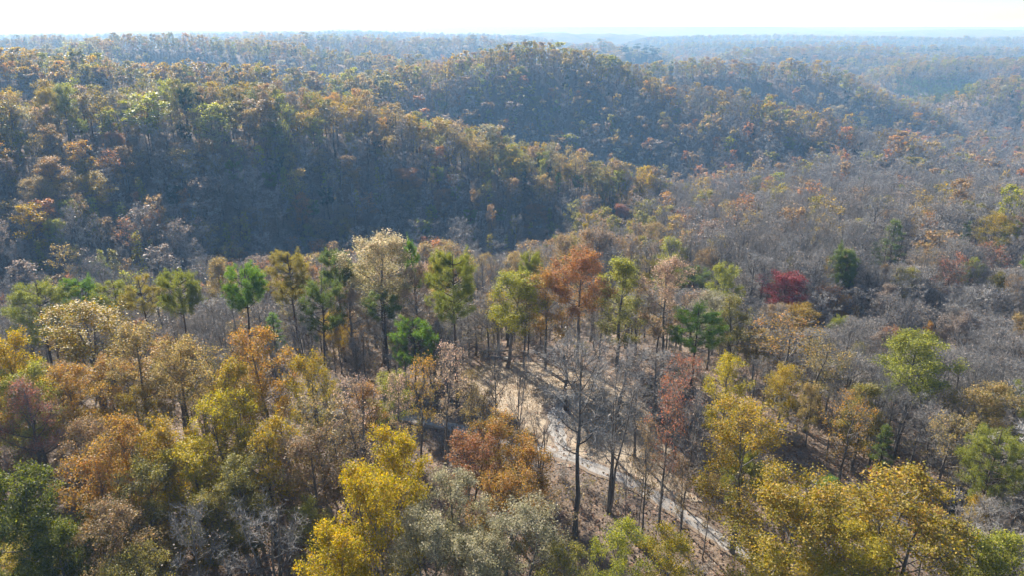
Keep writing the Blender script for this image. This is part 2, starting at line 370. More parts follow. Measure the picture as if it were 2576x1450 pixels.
def pine(seed, H=20., cb=.5, R=3.6, nl=26, tufts=9, needles=26, dome=True, nlen=.27, nw=.05, trunk_r=.24, k=7, lod=0, layered=False):
    rng = np.random.default_rng(seed); wood = MB(); crown = MB()
    nz = 9; tz = np.linspace(0, .97 * H, nz); wob = np.cumsum(rng.normal(size=(nz, 2)) * .06, 0); wob[0] = 0
    T = np.column_stack([wob, tz]); T[0, 2] = -.9
    rad = trunk_r * (1 - tz / H) ** .75 + .03; rad[0] *= 1.3; wood.tube(T, rad, k)
    tc = []; td = []
    for i in range(nl):
        f = (i + rng.uniform(0, 1)) / nl; t0 = cb + (.97 - cb) * f
        z0 = t0 * H; p0 = np.array([np.interp(z0, tz, T[:, 0]), np.interp(z0, tz, T[:, 1]), z0])
        az = i * 2.39996 + rng.uniform(-.4, .4)
        if dome:      # limb ends spread over a rounded top
            ch = (1 - cb) * H; sv = rng.uniform(-.8, .95); cv = math.sqrt(max(0, 1 - abs(sv) ** 2.6)); q = rng.uniform(.6, 1.0)
            sv = math.copysign(abs(sv), sv); p2 = np.array([math.cos(az) * cv * R * q, math.sin(az) * cv * R * q, cb * H + ch * (.5 + .5 * sv * q)])
            hr = cv * R * q; z0 = max(p2[2] - .05 * ch - hr * rng.uniform(.05, .55), cb * H * .95)
            p0 = np.array([np.interp(z0, tz, T[:, 0]), np.interp(z0, tz, T[:, 1]), z0]); p2[:2] += p0[:2]; ln = float(np.linalg.norm(p2 - p0))
        else:
            ln = R * (1.02 - f) ** .8 * min(1, .5 + 2 * f) * rng.uniform(.65, 1.05)
            el = (.1 + .75 * f) * (1 if not layered else .25)
            p2 = p0 + np.array([math.cos(az), math.sin(az), el]) * ln; p2[2] = min(p2[2], H)
        p1 = p0 + (p2 - p0) * np.array([.55, .55, .3]) + rng.normal(size=3) * .15
        P = bez(p0, p1, p2, 5); wood.tube(P, np.linspace(.07 if lod < 2 else .1, .018, 5), 4)
        for j in range(tufts):
            s0 = 1.0 if j == 0 else rng.uniform(.55 if dome else .38, 1.0)
            q0 = np.array([np.interp(s0 * 4, range(5), P[:, c]) for c in range(3)])
            d = (P[-1] - P[0]) / (ln + .01) * .6 + rng.normal(size=3) * np.array([.6, .6, .35]) + np.array([0, 0, .3]); d /= np.linalg.norm(d)
            bl = rng.uniform(.25, .95) * R / 3.6; q2 = q0 + d * bl
            if lod < 1: wood.tube([q0, q2], [.022, .01], 3)
            tc.append(q2); td.append(d); tc.append(q0 + d * bl * .55 + rng.normal(size=3) * .12); td.append(d)
    tc = np.array(tc); td = np.array(td); n = len(tc); idx = np.repeat(np.arange(n), needles)
    dd = td[idx] * (.35 if needles > 20 else .75) + rng.normal(size=(len(idx), 3)) * .7 + np.array([0, 0, .15]); dd /= np.linalg.norm(dd, axis=1)[:, None]
    o = tc[idx] + rng.normal(size=(len(idx), 3)) * (.17 if needles > 20 else .1)
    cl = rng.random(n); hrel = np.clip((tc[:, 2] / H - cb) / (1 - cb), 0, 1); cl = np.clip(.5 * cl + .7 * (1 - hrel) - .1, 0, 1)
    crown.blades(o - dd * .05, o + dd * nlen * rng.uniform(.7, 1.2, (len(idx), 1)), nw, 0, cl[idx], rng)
    return wood, crown

# ------------------------------------------------------------------ tree kinds (each built once; copies share their meshes)
PROTO = {}
def reg(key, wc, leafm, barkm, width, joined=False):
    wood, crown = wc
    if joined:
        j = MB(); n = 0
        for src, off in ((wood, 0), (crown, None)):
            j.v += src.v; j.c += src.c
            for q, m in zip(src.q, src.qm): j.q.append(q + n); j.qm.append(np.full(len(q), 2) if off == 0 else m)
            for t, m in zip(src.t, src.tm): j.t.append(t + n); j.tm.append(np.full(len(t), 2) if off == 0 else m)
            n += src.n
        j.n = n
        PROTO[key] = (j.mesh('forest_tree', [leafm, M_TWIG_FAR, barkm]), None, width)
    else:
        PROTO[key] = (wood.mesh('trunk', [barkm], True), crown.mesh('crown', [leafm, M_TWIG_FAR if key[0].islower() else M_TWIG]), width)
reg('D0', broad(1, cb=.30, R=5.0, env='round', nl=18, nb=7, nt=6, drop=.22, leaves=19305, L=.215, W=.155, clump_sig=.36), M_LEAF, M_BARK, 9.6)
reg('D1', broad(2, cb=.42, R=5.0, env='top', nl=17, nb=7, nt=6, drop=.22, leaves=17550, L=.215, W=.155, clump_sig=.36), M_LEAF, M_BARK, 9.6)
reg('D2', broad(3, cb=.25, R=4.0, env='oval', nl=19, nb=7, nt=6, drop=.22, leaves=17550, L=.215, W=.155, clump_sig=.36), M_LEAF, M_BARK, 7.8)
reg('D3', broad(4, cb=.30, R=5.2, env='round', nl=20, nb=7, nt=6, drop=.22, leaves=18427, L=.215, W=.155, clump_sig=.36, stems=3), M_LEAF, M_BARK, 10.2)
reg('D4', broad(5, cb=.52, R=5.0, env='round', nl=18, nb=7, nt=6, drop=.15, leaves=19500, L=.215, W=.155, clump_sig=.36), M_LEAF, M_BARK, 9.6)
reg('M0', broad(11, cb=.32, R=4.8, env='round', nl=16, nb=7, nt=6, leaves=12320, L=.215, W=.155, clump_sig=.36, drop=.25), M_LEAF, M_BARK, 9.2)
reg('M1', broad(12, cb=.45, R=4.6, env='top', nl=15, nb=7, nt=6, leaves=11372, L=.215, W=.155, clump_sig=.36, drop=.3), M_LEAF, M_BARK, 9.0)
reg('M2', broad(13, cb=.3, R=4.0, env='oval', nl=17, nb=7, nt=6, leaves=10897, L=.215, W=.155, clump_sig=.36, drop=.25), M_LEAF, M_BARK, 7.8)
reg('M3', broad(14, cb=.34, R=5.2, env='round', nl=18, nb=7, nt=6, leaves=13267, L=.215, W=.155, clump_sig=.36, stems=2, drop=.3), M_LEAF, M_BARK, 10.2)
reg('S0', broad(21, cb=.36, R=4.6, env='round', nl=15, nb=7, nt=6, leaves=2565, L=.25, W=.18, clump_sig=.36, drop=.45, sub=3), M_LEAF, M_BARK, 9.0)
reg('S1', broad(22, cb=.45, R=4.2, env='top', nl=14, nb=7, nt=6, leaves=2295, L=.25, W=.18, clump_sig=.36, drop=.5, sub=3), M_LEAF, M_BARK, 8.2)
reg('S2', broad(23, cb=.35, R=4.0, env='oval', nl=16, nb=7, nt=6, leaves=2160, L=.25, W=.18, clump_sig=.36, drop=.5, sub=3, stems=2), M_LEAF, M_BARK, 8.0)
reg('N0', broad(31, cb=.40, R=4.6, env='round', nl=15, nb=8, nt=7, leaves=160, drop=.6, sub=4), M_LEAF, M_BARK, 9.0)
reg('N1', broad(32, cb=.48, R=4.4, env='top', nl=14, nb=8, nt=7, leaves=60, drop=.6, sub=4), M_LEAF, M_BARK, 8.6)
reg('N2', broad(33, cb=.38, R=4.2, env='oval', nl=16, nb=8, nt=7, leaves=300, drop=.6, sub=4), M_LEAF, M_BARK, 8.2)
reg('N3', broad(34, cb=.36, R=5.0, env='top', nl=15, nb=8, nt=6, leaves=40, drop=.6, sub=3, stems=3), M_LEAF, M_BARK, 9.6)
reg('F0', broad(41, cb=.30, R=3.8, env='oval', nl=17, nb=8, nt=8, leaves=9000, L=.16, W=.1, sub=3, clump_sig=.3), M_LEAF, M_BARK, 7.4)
reg('C0', broad(51, cb=.22, R=2.4, env='cone', nl=22, nb=5, nt=5, leaves=2600, L=.34, W=.26), M_LEAF, M_BARK, 4.6)
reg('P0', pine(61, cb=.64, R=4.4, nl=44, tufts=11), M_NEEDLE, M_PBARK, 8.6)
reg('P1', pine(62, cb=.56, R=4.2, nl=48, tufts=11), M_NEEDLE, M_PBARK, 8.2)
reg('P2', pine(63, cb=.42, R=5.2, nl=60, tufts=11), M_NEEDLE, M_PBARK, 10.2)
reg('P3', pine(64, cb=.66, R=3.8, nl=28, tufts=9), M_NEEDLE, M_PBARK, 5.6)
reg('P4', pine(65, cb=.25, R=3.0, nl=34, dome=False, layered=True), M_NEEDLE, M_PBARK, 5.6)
# lighter builds for trees beyond about 170 m
reg('d0', broad(71, cb=.32, R=4.8, env='round', nl=13, nb=6, nt=4, leaves=2600, L=.5, W=.38, sub=0, lod=1, k=5, twig_w=.06), M_LEAF, M_BARK, 9.2)
reg('d1', broad(72, cb=.45, R=4.6, env='top', nl=13, nb=6, nt=4, leaves=2300, L=.5, W=.38, sub=0, lod=1, k=5, twig_w=.06), M_LEAF, M_BARK, 9.0)
reg('s0', broad(73, cb=.38, R=4.4, env='round', nl=13, nb=6, nt=5, leaves=1000, L=.45, W=.32, drop=.4, sub=2, lod=1, k=5, twig_w=.06), M_LEAF, M_BARK, 8.6)
reg('n0', broad(74, cb=.40, R=4.5, env='round', nl=14, nb=8, nt=7, leaves=60, L=.4, W=.3, drop=.6, sub=4, lod=1, k=5, twig_w=.08), M_LEAF, M_BARK, 8.8)
reg('n1', broad(75, cb=.40, R=3.8, env='oval', nl=14, nb=7, nt=6, leaves=150, L=.4, W=.3, drop=.6, sub=3, lod=1, k=5, twig_w=.06), M_LEAF, M_BARK, 7.4)
reg('c0', broad(76, cb=.2, R=2.4, env='cone', nl=18, nb=4, nt=4, leaves=1100, L=.5, W=.4, sub=0, lod=1, k=5), M_LEAF, M_BARK, 4.6)
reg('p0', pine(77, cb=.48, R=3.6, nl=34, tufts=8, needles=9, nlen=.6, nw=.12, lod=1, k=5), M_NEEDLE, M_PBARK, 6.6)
# one mesh each, for the wood beyond
FOREST = []
def freg(key, wc, leafm, barkm, width): reg(key, wc, leafm, barkm, width, True); FOREST.append(key)
freg('f00', broad(81, trunk_r=.2, cb=.3, R=4.8, env='round', nl=10, nb=5, nt=3, leaves=700, L=.95, W=.75, sub=0, lod=2, k=4, twig_w=.12), M_LEAF, M_BARK, 9.2)
freg('f01', broad(82, trunk_r=.2, cb=.42, R=4.6, env='top', nl=10, nb=5, nt=3, leaves=600, L=.95, W=.75, sub=0, lod=2, k=4, twig_w=.12), M_LEAF, M_BARK, 9.0)
freg('f02', broad(83, trunk_r=.2, cb=.2, R=4.6, env='round', nl=10, nb=5, nt=4, leaves=330, L=.8, W=.6, drop=.35, sub=1, lod=2, k=4, twig_w=.12), M_LEAF, M_BARK, 8.6)
freg('f03', broad(84, trunk_r=.18, cb=.22, R=4.6, env='round', nl=11, nb=6, nt=6, leaves=40, L=.7, W=.5, drop=.5, sub=2, lod=2, k=4, twig_w=.2), M_LEAF, M_BARK, 8.8)
freg('f04', broad(85, trunk_r=.18, cb=.22, R=4.2, env='oval', nl=11, nb=6, nt=6, leaves=70, L=.7, W=.5, drop=.5, sub=2, lod=2, k=4, twig_w=.2), M_LEAF, M_BARK, 7.6)
freg('f05', broad(86, cb=.2, R=2.3, env='cone', nl=14, nb=4, nt=3, leaves=420, L=.7, W=.55, sub=0, lod=2, k=4), M_LEAF, M_BARK, 4.6)
freg('f06', pine(87, cb=.35, R=3.2, nl=18, tufts=5, needles=6, nlen=.9, nw=.3, lod=2, k=4), M_NEEDLE, M_PBARK, 6.4)
for key in ('d0', 'd1', 's0', 'n0', 'n1', 'c0', 'p0'):   # joined twins of the mid-distance builds for the stuff wood
    t, c, w = PROTO[key]
    FOREST.append(key + 'j')
def joined_copy(key, wc, leafm, barkm, w): reg(key, wc, leafm, barkm, w, True)
joined_copy('d0j', broad(71, cb=.32, R=4.8, env='round', nl=13, nb=6, nt=4, leaves=2600, L=.5, W=.38, sub=0, lod=1, k=5, twig_w=.06), M_LEAF, M_BARK, 9.2)
joined_copy('d1j', broad(72, cb=.45, R=4.6, env='top', nl=13, nb=6, nt=4, leaves=2300, L=.5, W=.38, sub=0, lod=1, k=5, twig_w=.06), M_LEAF, M_BARK, 9.0)
joined_copy('s0j', broad(73, cb=.38, R=4.4, env='round', nl=13, nb=6, nt=5, leaves=1000, L=.45, W=.32, drop=.4, sub=2, lod=1, k=5, twig_w=.06), M_LEAF, M_BARK, 8.6)
joined_copy('n0j', broad(74, cb=.40, R=4.5, env='round', nl=14, nb=8, nt=7, leaves=60, L=.4, W=.3, drop=.6, sub=4, lod=1, k=5, twig_w=.08), M_LEAF, M_BARK, 8.8)
joined_copy('n1j', broad(75, cb=.40, R=3.8, env='oval', nl=14, nb=7, nt=6, leaves=150, L=.4, W=.3, drop=.6, sub=3, lod=1, k=5, twig_w=.06), M_LEAF, M_BARK, 7.4)
joined_copy('c0j', broad(76, cb=.2, R=2.4, env='cone', nl=18, nb=4, nt=4, leaves=1100, L=.5, W=.4, sub=0, lod=1, k=5), M_LEAF, M_BARK, 4.6)
joined_copy('p0j', pine(77, cb=.48, R=3.6, nl=34, tufts=8, needles=9, nlen=.6, nw=.12, lod=1, k=5), M_NEEDLE, M_PBARK, 6.6)

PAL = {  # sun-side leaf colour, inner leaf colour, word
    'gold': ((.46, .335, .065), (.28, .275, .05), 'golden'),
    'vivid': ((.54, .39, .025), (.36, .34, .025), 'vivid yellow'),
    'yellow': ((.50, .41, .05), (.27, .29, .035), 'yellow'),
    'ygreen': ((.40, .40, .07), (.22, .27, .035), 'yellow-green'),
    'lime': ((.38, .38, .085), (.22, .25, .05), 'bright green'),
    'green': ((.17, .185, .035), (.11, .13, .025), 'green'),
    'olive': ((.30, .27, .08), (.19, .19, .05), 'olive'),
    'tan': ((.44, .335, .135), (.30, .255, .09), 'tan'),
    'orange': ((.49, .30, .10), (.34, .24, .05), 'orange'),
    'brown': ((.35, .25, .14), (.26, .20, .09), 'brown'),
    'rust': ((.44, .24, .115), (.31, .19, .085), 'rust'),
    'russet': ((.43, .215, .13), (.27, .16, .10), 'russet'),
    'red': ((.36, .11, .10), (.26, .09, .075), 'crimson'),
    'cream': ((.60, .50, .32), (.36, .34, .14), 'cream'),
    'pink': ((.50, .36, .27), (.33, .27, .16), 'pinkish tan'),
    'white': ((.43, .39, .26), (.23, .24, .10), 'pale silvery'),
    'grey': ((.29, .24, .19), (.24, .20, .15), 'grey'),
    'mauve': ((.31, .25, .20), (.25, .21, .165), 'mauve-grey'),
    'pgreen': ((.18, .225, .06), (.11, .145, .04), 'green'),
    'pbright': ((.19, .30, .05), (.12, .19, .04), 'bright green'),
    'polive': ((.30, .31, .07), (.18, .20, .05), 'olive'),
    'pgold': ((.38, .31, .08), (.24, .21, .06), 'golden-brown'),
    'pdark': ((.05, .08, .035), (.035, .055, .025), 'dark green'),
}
# ------------------------------------------------------------------ ground, road, clearing
def link(name, me, parent=None):
    o = bpy.data.objects.new(name, me); COL.objects.link(o)
    if parent: o.parent = parent
    return o
def build_ground():
    th = np.radians(np.concatenate([np.linspace(-180, -62, 40)[:-1], np.linspace(-62, 62, 380), np.linspace(62, 180, 40)[1:]]))
    r = np.concatenate([[2, 12, 24], np.geomspace(34, 420, 190), np.geomspace(426, 3000, 210), np.geomspace(3060, 30000, 70)])
    TT, RR = np.meshgrid(th, r); x = RR * np.sin(TT); y = RR * np.cos(TT)
    z = terrain(x, y)
    z = z + 16 * sstep(3000, 4200, RR) * (.5 + fbm(x / 60, y / 60, 21, 3)) * .9 - 8 * sstep(3000, 4200, RR)
    z = np.minimum(z, 52)
    z = z + sstep(20, 60, RR) * 0
    nr, nt_ = x.shape; i = np.arange(nr - 1)[:, None] * nt_; j = np.arange(nt_ - 1)[None, :]
    q = np.stack([i + j, i + j + 1, i + nt_ + j + 1, i + nt_ + j], -1).reshape(-1, 4)[:, ::-1]
    v = np.stack([x, y, z], -1).reshape(-1, 3)
    c = len(v); v = np.vstack([v, [0, 0, hz(0, 0)]]); jj = np.arange(nt_ - 1); tr = np.stack([np.full(nt_ - 1, c), jj + 1, jj], 1)
    o = link('ground', mesh_of('ground', v, q, tr, [M_GROUND], smooth=True)); o['kind'] = 'structure'
build_ground()
def strip(name, pts, width, material, lift, jitter=.25, seed=5):
    pts = np.array(pts, float); seg = np.hypot(*np.diff(pts[:, :2], axis=0).T); s = np.concatenate([[0], np.cumsum(seg)])
    n = int(s[-1] / .6); u = np.linspace(0, s[-1], n)
    # smooth the centre line
    px = np.interp(u, s, pts[:, 0]); py = np.interp(u, s, pts[:, 1]); wd = np.interp(u, s, width)
    ker = np.ones(11) / 11; pad = lambda a: np.convolve(np.pad(a, 5, 'edge'), ker, 'valid')
    px, py = pad(px), pad(py); tx, ty = np.gradient(px), np.gradient(py); l = np.hypot(tx, ty); nx, ny = -ty / l, tx / l
    m = 9; w = np.linspace(-1, 1, m); rng = np.random.default_rng(seed)
    edge = 1 + jitter * (fbm(u / 1.3, u * 0, seed, 3) - .5) * 2; edge2 = 1 + jitter * (fbm(u / 1.3, u * 0 + 7, seed, 3) - .5) * 2
    off = np.where(w[None, :] < 0, w[None, :] * edge[:, None], w[None, :] * edge2[:, None]) * wd[:, None] / 2
    x = px[:, None] + nx[:, None] * off; y = py[:, None] + ny[:, None] * off
    z = terrain(x, y) + lift - .03 * np.abs(w[None, :]) ** 2
    i = np.arange(n - 1)[:, None] * m; j = np.arange(m - 1)[None, :]
    q = np.stack([i + j, i + j + 1, i + m + j + 1, i + m + j], -1).reshape(-1, 4)
    o = link(name, mesh_of(name, np.stack([x, y, z], -1).reshape(-1, 3), q, [], [material], clump=np.tile(np.abs(w), n), smooth=True)); o['kind'] = 'structure'
    return np.stack([px, py], 1)
ROADPX = [(760, 1040), (900, 1042), (1000, 1050), (1080, 1064), (1170, 1085), (1300, 1115), (1420, 1150), (1500, 1182), (1600, 1222), (1700, 1287), (1800, 1352), (1920, 1430), (2080, 1550), (2300, 1720)]
road_pts = [ground_px(u, v) for u, v in ROADPX]
ROAD = strip('road', road_pts, [2.5] * len(road_pts), M_GRAVEL, .10)
DRIVE = strip('path', [ground_px(u, v) for u, v in [(1425, 1150), (1405, 1110), (1392, 1070), (1400, 1035), (1430, 1010)]], [2.4, 2.8, 3.6, 3.4, 1.6], M_GRAVEL, .13, .5, 8)
CLEARPX = [(1150, 940), (1240, 908), (1330, 912), (1430, 928), (1520, 950), (1600, 990), (1650, 1050), (1680, 1130), (1710, 1200), (1760, 1280), (1690, 1290), (1600, 1235), (1500, 1195), (1420, 1170), (1350, 1130), (1260, 1070), (1200, 1010)]
CLEAR = np.array([ground_px(u, v)[:2] for u, v in CLEARPX])
def inside(px, py, poly):
    px = np.asarray(px); py = np.asarray(py); c = np.zeros(px.shape, bool); n = len(poly)
    for i in range(n):
        x0, y0 = poly[i]; x1, y1 = poly[i - 1]
        k = ((y0 > py) != (y1 > py)) & (px < (x1 - x0) * (py - y0) / (y1 - y0 + 1e-12) + x0); c ^= k
    return c
def build_clearing():
    x0, y0 = CLEAR.min(0) - 2; x1, y1 = CLEAR.max(0) + 2; st = .45
    gx, gy = np.meshgrid(np.arange(x0, x1, st), np.arange(y0, y1, st))
    jx = gx + (fbm(gx / 2, gy / 2, 31, 3) - .5) * 4; jy = gy + (fbm(gx / 2, gy / 2, 37, 3) - .5) * 4
    ok = inside(jx, jy, CLEAR); z = terrain(gx, gy) + .05
    nr, nc = gx.shape; i = np.arange(nr - 1)[:, None] * nc; j = np.arange(nc - 1)[None, :]
    q = np.stack([i + j, i + j + 1, i + nc + j + 1, i + nc + j], -1).reshape(-1, 4)
    q = q[ok.ravel()[q].all(1)]
    used, inv = np.unique(q, return_inverse=True)
    v = np.stack([gx, gy, z], -1).reshape(-1, 3)[used]
    o = link('field', mesh_of('field', v, inv.reshape(-1, 4), [], [M_FIELD], smooth=True)); o['kind'] = 'structure'
build_clearing()
def roaddist(x, y, line=None):
    line = ROAD if line is None else line
    return np.min(np.hypot(np.asarray(x)[..., None] - line[::3, 0], np.asarray(y)[..., None] - line[::3, 1]), -1)

# ------------------------------------------------------------------ individual trees
def tag(o, label, cat, group=None):
    o['label'] = label; o['category'] = cat
    if group: o['group'] = group
TREES = []      # every planted tree: x, y, height, width
MIXP = {'gold': ['ygreen', 'orange', 'gold', 'yellow'], 'orange': ['gold', 'ygreen', 'tan'], 'tan': ['gold', 'olive', 'pink', 'tan'], 'brown': ['tan', 'olive', 'orange'],
        'yellow': ['ygreen', 'gold', 'yellow'], 'olive': ['ygreen', 'gold', 'olive'], 'rust': ['orange', 'brown'], 'ygreen': ['yellow', 'lime', 'cream'], 'pink': ['tan', 'cream'], 'vivid': ['gold', 'ygreen', 'orange']}
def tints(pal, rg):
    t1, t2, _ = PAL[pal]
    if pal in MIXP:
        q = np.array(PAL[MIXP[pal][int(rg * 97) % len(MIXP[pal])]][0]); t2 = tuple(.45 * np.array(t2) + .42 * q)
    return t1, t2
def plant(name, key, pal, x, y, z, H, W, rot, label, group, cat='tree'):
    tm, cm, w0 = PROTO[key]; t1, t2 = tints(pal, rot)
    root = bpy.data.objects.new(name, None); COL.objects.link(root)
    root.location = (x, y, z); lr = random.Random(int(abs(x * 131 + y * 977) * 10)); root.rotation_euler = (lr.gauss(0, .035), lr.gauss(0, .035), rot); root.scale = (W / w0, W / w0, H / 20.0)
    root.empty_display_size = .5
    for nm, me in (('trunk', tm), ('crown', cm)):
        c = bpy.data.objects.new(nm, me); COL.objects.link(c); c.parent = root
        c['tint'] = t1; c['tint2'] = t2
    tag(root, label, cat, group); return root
KINDNAME = {'P': ('pine_tree', 'pine tree', 'pines'), 'N': ('bare_tree', 'bare tree', 'bare trees'), 'x': ('broadleaf_tree', 'broadleaf tree', 'autumn broadleaf trees')}
def kind_of(key):
    k = key[0].upper(); return KINDNAME['P' if k == 'P' else 'N' if k == 'N' else 'x']

